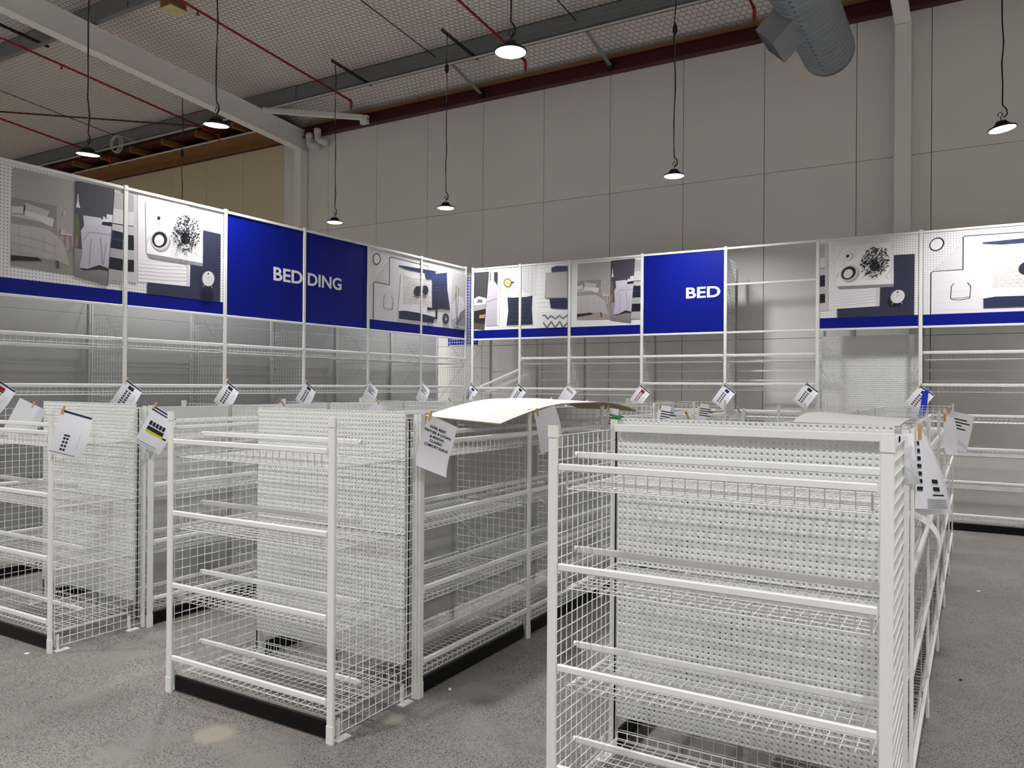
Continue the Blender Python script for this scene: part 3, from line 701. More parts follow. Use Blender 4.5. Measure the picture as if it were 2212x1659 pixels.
PRINTS['B']='''132,1144 424,1165 743,1165 756,264 140,251|230,228,232
141,470 440,489 440,493 141,474|206,203,208
437,489 716,517 716,521 437,493|206,203,208
141,434 440,452 440,456 142,438|206,203,208
437,451 716,479 716,483 437,456|206,203,208
142,398 440,414 441,419 142,402|206,203,208
438,414 717,440 717,445 438,418|206,203,208
142,362 441,377 441,381 142,366|206,203,208
438,377 717,402 717,406 438,381|206,203,208
142,326 441,340 441,344 142,330|206,203,208
438,340 717,364 717,368 438,344|206,203,208
142,290 441,303 442,307 143,294|206,203,208
439,303 718,326 718,330 439,307|206,203,208
714,532 759,534 761,262 717,272|205,202,207
28,1130 124,1134 137,233 28,234|196,192,197
28,1124 87,1127 86,950 28,944|168,166,168
28,945 88,947 89,811 28,806|208,206,209
28,806 89,811 90,716 28,711|190,188,192
28,807 89,812 89,804 28,799|60,60,70
28,711 90,713 93,562 28,559|20,26,42
28,559 93,562 94,465 28,461|182,180,183
28,461 94,465 95,344 28,339|18,21,32
919,914 1156,909 1153,140 246,140 245,256 756,268 763,611 922,634|48,50,74
243,553 919,551 915,510 274,511|140,138,148
216,1085 907,1085 919,547 234,554|236,235,237
869,1083 907,1085 919,547 879,548|222,221,224
313,1074 268,994 271,992 317,1073|172,168,168
269,996 228,905 232,904 273,995|172,168,168
333,902 287,802 291,801 337,901|172,168,168
266,759 231,654 235,653 270,759|172,168,168
234,653 262,708 258,710 230,654|172,168,168
891,745 819,645 824,643 895,743|172,168,168
819,645 862,606 866,609 823,648|172,168,168
451,942 449,926 441,910 429,897 415,887 398,881 382,881 367,886 355,895 347,907 345,923 347,939 355,954 366,968 381,978 397,983 414,984 429,980 441,971 448,958|206,205,208
420,945 418,932 412,919 403,908 392,900 380,896 367,896 356,900 347,907 341,917 339,930 341,943 347,955 355,966 366,974 379,978 391,979 403,975 412,968 418,957|236,235,236
390,947 389,941 386,934 382,929 376,925 370,922 364,922 358,924 354,928 351,934 350,940 351,947 354,953 358,959 364,963 370,965 376,965 382,963 386,959 389,954|44,44,48
514,721 509,686 493,654 469,626 439,606 405,596 372,596 342,607 318,626 303,654 297,686 302,719 317,751 340,779 370,799 403,810 437,810 468,800 492,781 508,753|168,166,170
495,738 490,704 474,671 450,644 420,624 387,614 353,614 323,624 300,644 284,671 279,703 284,736 299,768 322,796 352,816 385,827 418,828 449,818 473,798 489,771|206,204,207
472,734 467,707 455,681 435,659 410,643 382,634 354,634 329,642 310,658 297,680 292,705 296,732 309,758 328,780 353,796 380,805 408,806 433,798 454,782 467,760|38,36,38
434,722 431,703 423,685 410,670 395,659 377,653 360,653 344,659 331,670 323,685 320,703 323,722 331,739 343,755 359,766 376,771 394,772 410,766 422,755 431,740|222,220,222
756,790 751,763 734,739 711,724 685,720 661,728 645,746 639,770 645,797 661,820 684,836 710,840 734,833 750,815|28,29,34
705,792 694,801 695,815 706,806|86,88,94
619,849 633,859 647,855 633,845|52,54,60
705,783 686,776 674,787 693,794|52,54,60
724,884 704,891 700,910 720,903|52,54,60
789,768 793,787 809,801 805,783|86,88,94
648,632 663,653 689,662 673,641|22,23,28
769,916 788,934 814,939 795,921|86,88,94
641,780 631,791 635,807 645,795|22,23,28
762,795 782,807 802,802 782,791|52,54,60
801,734 775,727 752,735 778,743|86,88,94
673,734 679,751 697,759 691,742|52,54,60
731,817 708,821 697,838 720,834|34,36,42
825,718 810,721 807,735 822,731|22,23,28
811,961 824,983 845,1000 833,978|52,54,60
668,772 670,795 690,813 688,790|22,23,28
687,769 677,779 681,794 692,784|34,36,42
710,834 693,825 679,833 696,842|52,54,60
814,848 800,857 807,874 821,864|22,23,28
734,828 712,829 696,840 718,840|22,23,28
596,850 580,853 581,868 597,865|52,54,60
690,938 709,949 728,947 709,936|86,88,94
646,809 635,824 639,844 650,829|34,36,42
696,829 679,832 673,845 689,842|34,36,42
656,778 637,790 631,810 650,798|22,23,28
763,851 781,868 804,869 787,853|22,23,28
687,824 662,825 649,843 674,841|34,36,42
617,691 628,711 651,718 640,699|30,32,38
716,668 725,684 744,690 734,674|86,88,94
827,770 848,781 871,782 850,771|30,32,38
808,706 809,720 823,730 821,716|86,88,94
558,879 572,890 589,891 575,880|34,36,42
876,847 850,842 831,854 857,859|34,36,42
568,862 547,864 534,878 556,876|30,32,38
709,942 704,953 711,966 716,955|30,32,38
798,757 778,764 766,781 787,773|22,23,28
731,967 707,955 684,960 708,972|22,23,28
809,873 784,877 768,892 794,889|86,88,94
773,927 747,919 725,929 752,936|52,54,60
587,820 604,837 627,844 609,828|34,36,42
592,950 583,961 590,976 600,965|52,54,60
747,879 726,877 712,888 733,890|30,32,38
718,834 697,835 682,847 703,846|22,23,28
567,792 560,803 566,816 573,806|52,54,60
591,694 611,706 632,702 612,690|30,32,38
765,915 785,932 810,934 790,918|30,32,38
726,966 713,975 720,991 732,982|52,54,60
778,843 764,857 769,877 782,863|30,32,38
776,669 761,681 760,699 775,688|30,32,38
705,841 709,864 726,883 722,860|52,54,60
679,764 665,753 652,761 666,772|22,23,28
726,1004 740,1016 757,1014 743,1002|86,88,94
630,990 604,981 583,991 609,1000|34,36,42
608,931 616,952 637,962 630,942|52,54,60
759,966 771,980 789,982 777,968|34,36,42
688,760 668,768 666,788 686,781|86,88,94
543,807 526,814 523,831 540,824|52,54,60
730,714 735,734 753,748 748,728|86,88,94
691,868 664,859 642,869 669,878|52,54,60
656,879 638,874 624,881 642,886|86,88,94
823,959 804,956 793,966 811,969|22,23,28
762,691 764,712 784,725 782,704|52,54,60
745,829 749,847 768,853 764,836|22,23,28
695,822 712,834 729,828 713,816|34,36,42
658,973 680,989 705,988 683,973|30,32,38
681,830 693,843 710,845 699,831|34,36,42
767,945 750,936 736,945 754,954|52,54,60
602,822 586,829 581,844 597,837|22,23,28
674,824 683,839 699,838 691,823|34,36,42
722,812 720,825 731,836 733,823|22,23,28
586,787 561,786 548,802 573,803|86,88,94
672,776 666,789 675,804 682,790|52,54,60
637,689 655,702 676,706 658,693|34,36,42
685,646 684,664 701,675 702,658|52,54,60
719,862 702,865 693,878 710,875|22,23,28
596,896 613,905 631,904 614,895|22,23,28
585,805 583,820 595,834 596,819|22,23,28
654,709 635,706 623,717 641,720|30,32,38
722,857 702,857 696,872 716,873|22,23,28
842,845 823,844 815,858 835,859|52,54,60
731,902 718,915 717,934 730,921|86,88,94
675,817 667,833 676,852 684,836|52,54,60
731,981 721,992 724,1007 733,996|86,88,94
743,868 750,886 769,895 762,877|86,88,94
660,695 642,701 633,716 651,710|52,54,60
590,898 592,917 607,933 605,914|34,36,42
586,921 600,932 618,933 603,921|86,88,94
727,988 707,978 686,981 707,990|22,23,28
728,661 701,658 681,669 706,671|30,32,38
646,841 653,862 676,873 669,852|22,23,28
692,995 693,1012 709,1023 708,1006|52,54,60
661,986 680,1005 705,1015 686,996|34,36,42
737,829 710,827 693,842 720,844|52,54,60
647,965 657,979 673,982 663,969|34,36,42
608,724 600,738 607,754 615,741|86,88,94
785,992 769,984 754,989 770,997|34,36,42
578,682 597,695 620,695 600,682|30,32,38
667,1010 647,1007 638,1021 659,1024|34,36,42
744,827 725,835 718,853 737,845|30,32,38
694,823 675,831 669,850 688,841|34,36,42
824,854 809,859 811,874 826,869|86,88,94
826,818 834,835 852,846 844,829|52,54,60
696,849 679,841 666,850 683,858|22,23,28
742,703 739,723 754,740 757,720|22,23,28
650,769 649,788 661,806 662,787|30,32,38
689,718 672,728 666,745 683,736|52,54,60
823,922 826,941 842,957 839,938|30,32,38
641,707 634,723 646,739 653,723|34,36,42
571,808 549,802 531,809 552,814|34,36,42
777,719 771,733 785,744 790,730|22,23,28
679,849 689,863 706,867 696,853|30,32,38
775,806 786,820 805,823 793,808|52,54,60
577,846 561,837 548,846 565,855|22,23,28
783,843 801,860 825,868 807,851|86,88,94
621,969 628,983 643,988 636,975|34,36,42
694,888 715,906 742,907 721,889|22,23,28
822,969 817,986 824,1005 830,988|30,32,38
609,922 609,940 624,956 624,937|22,23,28
796,808 778,803 768,814 786,820|52,54,60
591,827 570,823 555,835 576,838|30,32,38
870,775 845,774 828,787 853,789|86,88,94
698,971 712,982 729,980 714,969|86,88,94
717,693 695,692 683,705 705,707|30,32,38
790,833 806,844 824,841 808,829|30,32,38
673,1010 663,1022 667,1039 677,1027|52,54,60
832,895 837,915 857,928 852,908|52,54,60
627,703 606,712 601,733 622,724|52,54,60
669,857 657,876 659,898 671,880|30,32,38
875,863 853,852 831,856 853,867|34,36,42
760,883 760,901 776,915 776,897|86,88,94
679,797 686,810 702,816 694,803|22,23,28
655,790 657,804 671,813 669,799|52,54,60
648,746 648,759 662,768 661,754|86,88,94
590,869 606,883 626,882 609,868|86,88,94
748,736 743,756 751,776 756,757|22,23,28
749,754 757,776 780,788 772,766|52,54,60
622,766 634,787 659,798 646,776|52,54,60
801,982 816,1001 840,1009 825,990|52,54,60
769,924 771,946 787,967 785,944|52,54,60
578,832 590,853 613,864 601,843|30,32,38
721,732 734,746 754,749 740,735|86,88,94
575,826 565,845 574,868 584,849|86,88,94
693,941 699,956 716,966 709,950|52,54,60
736,739 758,755 784,754 762,737|86,88,94
692,1002 715,1017 741,1015 717,1001|52,54,60
567,931 590,944 615,947 592,934|86,88,94
713,692 691,694 677,707 699,705|22,23,28
571,768 569,781 577,794 580,781|34,36,42
682,874 697,895 722,904 707,884|52,54,60
745,989 729,979 715,986 731,996|34,36,42
742,676 720,671 701,677 722,682|22,23,28
780,938 754,940 738,955 764,954|52,54,60
628,703 623,723 638,741 643,721|52,54,60
621,941 621,956 632,970 632,954|52,54,60
702,846 707,861 724,865 719,850|22,23,28
637,818 612,811 591,819 616,827|22,23,28
753,969 768,988 791,996 776,978|86,88,94
739,859 721,856 710,866 728,870|30,32,38
589,799 605,813 625,811 609,797|52,54,60
703,819 687,830 690,850 706,839|52,54,60
743,991 722,988 706,997 727,1000|34,36,42
663,907 657,925 669,945 675,926|34,36,42
659,829 671,849 691,863 679,843|30,32,38
667,811 659,825 670,841 679,827|34,36,42
750,784 736,796 737,814 750,802|22,23,28
622,738 600,735 588,749 610,752|52,54,60
811,900 826,916 847,922 832,906|34,36,42
708,816 686,819 673,834 695,832|30,32,38
630,695 642,713 663,720 651,703|86,88,94
566,669 588,679 610,677 588,668|86,88,94
655,819 632,814 616,825 639,830|30,32,38
584,821 597,831 612,829 599,819|30,32,38
772,804 754,792 736,799 754,810|86,88,94
697,828 678,829 671,842 689,842|34,36,42
584,780 568,785 565,800 581,795|22,23,28
671,954 680,973 702,982 692,963|22,23,28
606,826 620,847 642,862 628,840|52,54,60
832,796 819,808 822,825 834,814|52,54,60
678,818 682,833 698,841 694,826|52,54,60
691,989 708,1003 728,1004 711,990|30,32,38
830,754 807,752 792,764 815,766|34,36,42
803,793 811,808 828,810 821,796|52,54,60
647,862 656,879 674,889 665,871|34,36,42
875,891 858,882 843,888 860,896|52,54,60
528,863 543,883 567,892 552,872|52,54,60
530,852 544,868 565,868 550,852|52,54,60
706,752 690,763 686,780 702,770|52,54,60
662,854 641,849 625,859 646,864|86,88,94
733,852 717,865 717,886 733,873|86,88,94
544,886 548,904 563,918 559,900|52,54,60
809,961 785,953 765,961 789,969|30,32,38
664,893 665,914 685,929 683,908|86,88,94
690,713 682,725 692,738 701,727|86,88,94
601,686 586,692 586,708 601,702|30,32,38
730,805 750,821 775,826 755,810|86,88,94
591,806 574,820 576,842 593,828|52,54,60
712,1009 690,1016 677,1034 699,1026|22,23,28
650,934 625,928 602,933 627,939|52,54,60
619,768 632,779 648,777 635,766|86,88,94
597,701 601,716 617,722 613,707|22,23,28
611,846 599,860 603,880 615,865|34,36,42
674,912 691,931 716,935 699,916|52,54,60
545,761 554,781 573,797 564,776|34,36,42
728,629 718,645 720,664 731,649|22,23,28
624,642 636,660 656,669 644,651|30,32,38
601,962 606,985 628,1001 622,978|22,23,28
810,815 790,820 787,838 806,833|34,36,42
612,903 607,922 616,941 621,923|22,23,28
708,807 722,817 737,812 723,802|34,36,42
856,800 840,806 837,821 854,816|22,23,28
524,790 523,812 538,833 540,811|22,23,28
595,826 587,837 589,853 598,841|30,32,38
608,696 607,710 621,720 622,706|30,32,38
582,751 573,766 580,784 589,769|86,88,94
707,813 686,816 673,830 694,826|30,32,38
674,644 658,656 655,676 671,664|86,88,94
726,723 708,736 707,758 725,745|52,54,60
661,947 655,961 669,974 675,960|22,23,28
679,1005 665,1011 670,1027 685,1021|30,32,38
644,841 652,856 668,862 660,847|52,54,60
683,800 699,818 723,822 707,804|22,23,28
533,716 545,733 567,736 554,719|34,36,42
773,787 774,808 791,827 790,805|52,54,60
688,742 670,741 662,753 679,754|30,32,38
739,715 725,733 728,757 741,739|52,54,60
729,660 713,651 698,658 714,667|30,32,38
709,826 708,845 724,860 725,841|30,32,38
596,884 575,892 571,912 591,904|22,23,28
702,782 714,796 731,793 719,780|52,54,60
778,723 796,743 823,751 805,730|34,36,42
639,690 624,706 621,727 635,711|86,88,94
785,996 770,1003 774,1019 789,1012|34,36,42
663,660 647,656 635,664 652,669|52,54,60
739,764 720,756 706,765 724,773|30,32,38
586,926 569,916 554,923 571,932|52,54,60
549,815 552,834 572,843 568,825|52,54,60
792,880 774,887 773,905 791,898|22,23,28
686,871 699,887 720,894 707,878|34,36,42
639,881 619,886 615,903 635,899|34,36,42
684,796 662,796 651,811 673,811|22,23,28
765,737 769,754 787,761 784,744|22,23,28
762,771 776,786 797,788 783,773|34,36,42
737,762 713,758 693,767 718,771|34,36,42
660,937 649,951 655,971 666,956|86,88,94
684,783 706,795 728,791 706,779|86,88,94
549,834 563,847 580,845 566,832|86,88,94
648,833 661,854 684,866 671,845|30,32,38
820,922 811,943 824,966 833,945|30,32,38
637,909 637,930 656,948 656,926|30,32,38
677,735 666,752 676,774 687,756|34,36,42
685,882 670,892 673,910 688,900|52,54,60
701,845 691,861 693,880 703,865|52,54,60
698,939 703,960 720,978 715,957|30,32,38
659,1003 674,1025 700,1035 684,1013|30,32,38
646,816 625,824 618,843 639,835|30,32,38
618,801 601,815 601,838 618,823|34,36,42
684,853 671,864 678,882 692,871|52,54,60
813,824 788,812 765,817 789,830|30,32,38
591,738 568,738 557,754 580,754|86,88,94
559,840 581,853 604,848 582,836|30,32,38
776,713 791,729 814,734 798,718|22,23,28
1042,388 1038,361 1026,335 1008,313 985,298 960,291 934,293 911,302 893,319 881,342 877,368 881,396 892,421 910,443 933,458 958,465 983,464 1007,455 1025,438 1037,415|110,108,116
1048,387 1044,361 1033,336 1016,315 994,301 970,294 946,295 924,305 907,321 895,343 891,368 895,394 906,419 923,440 944,454 968,461 993,460 1015,451 1032,435 1044,413|214,213,216
978,435 976,428 970,424 963,423 957,426 955,432 957,438 963,443 970,444 976,441|50,50,54
948,390 963,375 967,378 953,393|150,148,150
965,375 988,401 984,403 961,377|150,148,150
916,310 896,280 905,276 924,306|150,148,150
998,305 1014,279 1024,284 1007,310|150,148,150'''
PRINTS['C']='''108,140 112,672 460,674 463,1083 1197,1076 1197,140|224,223,228
463,1037 460,679 148,700|214,213,218
119,537 640,548 641,552 119,541|212,211,217
120,404 642,409 642,413 121,408|212,211,217
122,270 643,270 644,274 122,274|212,211,217
123,184 644,180 645,184 123,188|212,211,217
117,140 118,656 106,655 105,140|26,27,38
115,649 140,675 131,679 105,653|26,27,38
129,671 462,670 465,678 131,679|26,27,38
466,672 466,1079 454,1077 454,671|26,27,38
460,1071 484,1084 478,1090 454,1077|26,27,38
473,1081 1197,1072 1197,1081 476,1090|26,27,38
258,1023 254,996 243,972 224,951 201,936 176,928 150,929 127,937 109,953 97,974 92,999 96,1025 107,1050 125,1070 148,1085 174,1093 200,1093 223,1085 242,1069 254,1048|24,24,34
241,1020 237,998 228,978 213,960 194,948 173,941 152,942 132,949 117,962 107,980 104,1001 107,1022 116,1043 131,1060 150,1073 171,1079 192,1079 212,1072 227,1059 237,1041|230,229,233
361,514 330,474 338,472 369,512|30,30,36
331,476 324,326 333,327 340,477|30,30,36
323,328 349,308 356,312 330,332|30,30,36
347,308 428,300 430,305 350,314|30,30,36
424,299 536,319 535,325 423,305|30,30,36
537,320 548,468 539,467 528,320|30,30,36
549,466 511,515 502,512 540,463|30,30,36
341,328 427,325 428,329 342,332|60,60,66
424,325 531,337 531,341 424,329|60,60,66
665,991 1197,1009 1197,950 856,949 665,974|44,54,92
729,885 1197,878 1197,312 1160,315 799,325 657,303|230,229,232
753,878 988,836 1197,855 1197,448 766,428 787,651|208,206,206
834,800 851,789 834,774 816,785|228,227,228
870,762 887,751 870,736 852,747|228,227,228
835,715 852,704 835,689 817,700|228,227,228
871,677 888,666 871,651 853,662|228,227,228
836,631 853,620 836,605 818,616|228,227,228
872,592 889,581 872,566 854,577|228,227,228
837,546 854,535 837,520 819,531|228,227,228
873,507 890,496 873,481 855,492|228,227,228
838,461 855,450 838,435 820,447|228,227,228
905,801 923,790 905,775 887,786|228,227,228
941,763 959,752 941,737 923,748|228,227,228
906,716 924,705 906,690 888,701|228,227,228
942,678 960,667 942,651 924,663|228,227,228
907,631 925,620 907,605 889,616|228,227,228
943,593 961,581 943,566 925,577|228,227,228
908,546 926,535 908,520 890,531|228,227,228
944,507 962,496 944,481 926,492|228,227,228
909,461 927,450 909,435 891,446|228,227,228
977,803 995,792 977,776 959,788|228,227,228
1013,764 1031,753 1014,738 995,749|228,227,228
978,717 996,706 978,691 960,702|228,227,228
1014,679 1033,667 1015,652 996,663|228,227,228
979,632 997,621 979,605 961,617|228,227,228
1015,593 1034,581 1016,566 997,578|228,227,228
980,546 998,535 980,520 962,531|228,227,228
1016,507 1035,496 1017,481 998,492|228,227,228
981,461 999,449 981,434 963,446|228,227,228
1049,804 1067,793 1049,778 1031,789|228,227,228
1086,766 1105,754 1086,739 1068,750|228,227,228
1050,718 1069,707 1050,692 1032,703|228,227,228
1087,679 1106,668 1087,653 1069,664|228,227,228
1051,632 1070,621 1051,606 1033,617|228,227,228
1088,593 1107,582 1089,567 1070,578|228,227,228
1052,546 1071,535 1052,520 1034,531|228,227,228
1089,507 1108,495 1090,480 1071,492|228,227,228
1053,461 1072,449 1054,434 1035,446|228,227,228
1122,806 1141,795 1123,779 1104,790|228,227,228
1160,767 1179,756 1160,740 1142,751|228,227,228
1123,719 1142,708 1124,693 1105,704|228,227,228
1161,680 1180,669 1161,653 1143,665|228,227,228
1124,633 1143,622 1125,606 1106,618|228,227,228
1162,594 1181,582 1162,567 1144,578|228,227,228
1126,547 1144,535 1126,520 1107,531|228,227,228
1163,507 1182,495 1163,480 1145,492|228,227,228
1127,460 1145,449 1127,433 1108,445|228,227,228
1197,807 1197,781 1197,780 1178,792|228,227,228
1197,720 1197,694 1179,705|228,227,228
1197,632 1197,608 1180,618|228,227,228
1197,545 1197,522 1181,531|228,227,228
1197,457 1197,435 1182,445|228,227,228
676,307 799,325 1160,320 1197,317 1197,192 677,195|36,44,76
1197,604 1183,591 1156,576 1127,569 1097,570 1071,579 1050,595 1036,615 1031,640 1036,665 1049,688 1069,708 1096,723 1125,730 1155,729 1182,721 1197,710|34,36,58
1080,714 1197,736 1197,623 1123,615|34,36,58
1197,613 1165,609 1197,627|208,206,206'''
PRINTS['E']='''28,140 28,1075 166,1074 177,140|224,223,228
28,1071 168,1069 171,1078 28,1080|26,27,38
159,1075 159,1023 173,1025 173,1077|26,27,38
171,200 172,140 182,140 182,200|26,27,38
28,1011 378,1023 370,977 64,951 28,950|44,54,92
28,878 99,877 362,866 370,287 28,309|230,229,232
28,860 265,881 275,427 28,448|208,206,206
28,670 29,670 28,669|228,227,228
28,584 30,582 28,580|228,227,228
28,497 31,495 28,492|228,227,228
28,793 46,809 65,798 47,782 28,793|228,227,228
85,770 104,758 85,742 66,754|228,227,228
47,722 66,710 48,695 29,706|228,227,228
86,682 105,670 86,655 67,666|228,227,228
49,634 68,623 49,607 30,619|228,227,228
87,594 106,583 87,567 68,579|228,227,228
50,547 69,535 50,520 31,532|228,227,228
88,507 107,495 88,480 69,491|228,227,228
51,460 70,448 51,432 32,444|228,227,228
122,810 141,799 122,783 103,795|228,227,228
161,771 180,759 161,744 142,755|228,227,228
123,723 142,711 124,695 104,707|228,227,228
162,683 181,671 162,656 143,667|228,227,228
124,635 143,623 125,608 105,619|228,227,228
163,595 182,583 163,568 144,579|228,227,228
125,547 145,535 126,520 107,532|228,227,228
164,507 183,495 164,479 145,491|228,227,228
126,459 146,447 127,432 108,444|228,227,228
199,812 218,801 199,785 180,796|228,227,228
200,724 219,712 200,696 181,708|228,227,228
201,635 220,624 201,608 182,620|228,227,228
202,547 221,535 202,520 183,532|228,227,228
203,459 222,447 203,432 184,443|228,227,228
28,313 370,287 308,190 28,191|36,44,76
368,420 422,430 420,255 325,262 370,292|30,34,50
72,969 379,981 671,1035 684,774 769,438 512,432 157,375 148,432 279,428 270,882 125,867|46,62,112|20,22,36
317,941 342,927 317,907 292,921|56,74,126
388,950 414,936 389,916 364,930|56,74,126
460,959 486,945 461,925 435,939|56,74,126
533,968 559,954 534,934 508,948|56,74,126
607,977 633,963 607,943 581,957|56,74,126
353,887 379,873 354,853 329,867|53,69,117
425,896 451,882 425,862 400,876|53,69,117
497,905 523,891 498,870 472,884|53,69,117
571,913 597,899 571,879 545,893|53,69,117
645,922 671,908 645,888 619,902|53,69,117
318,825 344,811 319,791 294,805|50,64,108
390,833 415,819 390,799 365,813|50,64,108
462,841 487,827 462,807 437,821|50,64,108
535,850 561,836 535,816 509,830|50,64,108
608,858 634,844 609,824 583,838|50,64,108
355,771 380,756 355,737 330,751|47,59,99
426,779 452,764 427,744 401,759|47,59,99
499,787 525,772 499,752 474,767|47,59,99
572,795 598,780 573,760 547,775|47,59,99
646,803 672,789 646,768 620,783|47,59,99
320,708 345,694 320,674 295,689|44,54,90
391,716 417,702 392,682 366,696|44,54,90
463,724 489,709 464,690 438,704|44,54,90
536,732 562,717 537,697 511,712|44,54,90
610,740 636,725 610,705 584,719|44,54,90
356,654 381,639 357,620 331,634|41,49,81
428,661 453,647 428,627 403,641|41,49,81
500,669 526,654 501,634 475,649|41,49,81
574,676 600,662 574,642 548,656|41,49,81
648,684 674,669 648,649 622,664|41,49,81
321,592 346,577 322,558 297,572|38,44,72
393,599 418,584 393,565 368,579|38,44,72
465,606 490,591 465,572 440,586|38,44,72
538,613 564,599 538,579 512,594|38,44,72
611,621 637,606 612,586 586,601|38,44,72
358,537 383,522 358,503 333,517|35,39,63
429,544 455,529 430,510 404,524|35,39,63
502,551 528,536 502,516 477,531|35,39,63
575,558 601,543 575,523 550,538|35,39,63
649,565 675,550 649,530 623,545|35,39,63
170,696 167,673 156,652 139,634 117,621 93,615 69,616 48,624 31,638 28,643 28,721 30,724 46,742 68,755 92,761 116,760 137,752 155,738 166,719|34,36,58
28,746 100,760 110,669 28,637|34,36,58
28,619 28,632 59,622|208,206,206
740,286 736,258 723,231 703,209 677,195 648,188 619,191 594,202 573,220 560,244 555,272 559,300 572,327 592,348 617,363 646,370 675,368 701,357 722,339 735,314|150,148,152
722,292 718,265 706,240 687,219 663,205 637,199 610,202 587,212 568,230 555,253 551,279 555,306 566,331 585,352 608,366 635,373 661,370 685,360 704,342 717,319|34,34,38
695,290 693,273 686,256 674,243 660,234 644,230 628,232 613,239 602,250 594,265 591,282 594,300 601,316 612,330 626,339 642,343 659,341 673,334 685,323 693,308|92,94,100
671,283 670,277 667,271 663,267 657,264 651,262 645,263 639,265 634,269 631,274 630,280 631,286 634,292 638,296 644,300 650,301 657,301 663,298 667,294 670,289|196,196,200
806,1067 1197,1072 1197,152 818,179|206,203,208|190,187,192
813,524 980,695 1138,678 1190,514 1102,394 816,283|222,220,224
1042,412 1197,503 1197,191 909,202|150,147,152
919,823 962,193 972,194 929,824|70,66,66
988,798 958,193 968,193 998,799|70,66,66
898,694 943,214 953,215 908,695|70,66,66
970,215 1186,469 1177,471 961,217|70,66,66
971,215 1107,451 1097,452 961,216|70,66,66
953,217 814,286 807,282 946,213|70,66,66
963,208 935,140 945,140 972,207|70,66,66
988,238 1167,388 1159,391 980,241|70,66,66
961,206 1005,140 1016,140 971,209|70,66,66
946,833 942,820 931,811 918,809 907,816 903,829 907,842 917,851 931,853 941,846|196,160,74
1016,808 1012,794 1001,785 988,784 977,791 973,803 977,817 988,826 1001,827 1012,820|196,160,74
924,706 920,693 910,684 896,682 886,689 882,702 885,715 896,724 909,725 920,719|196,160,74'''
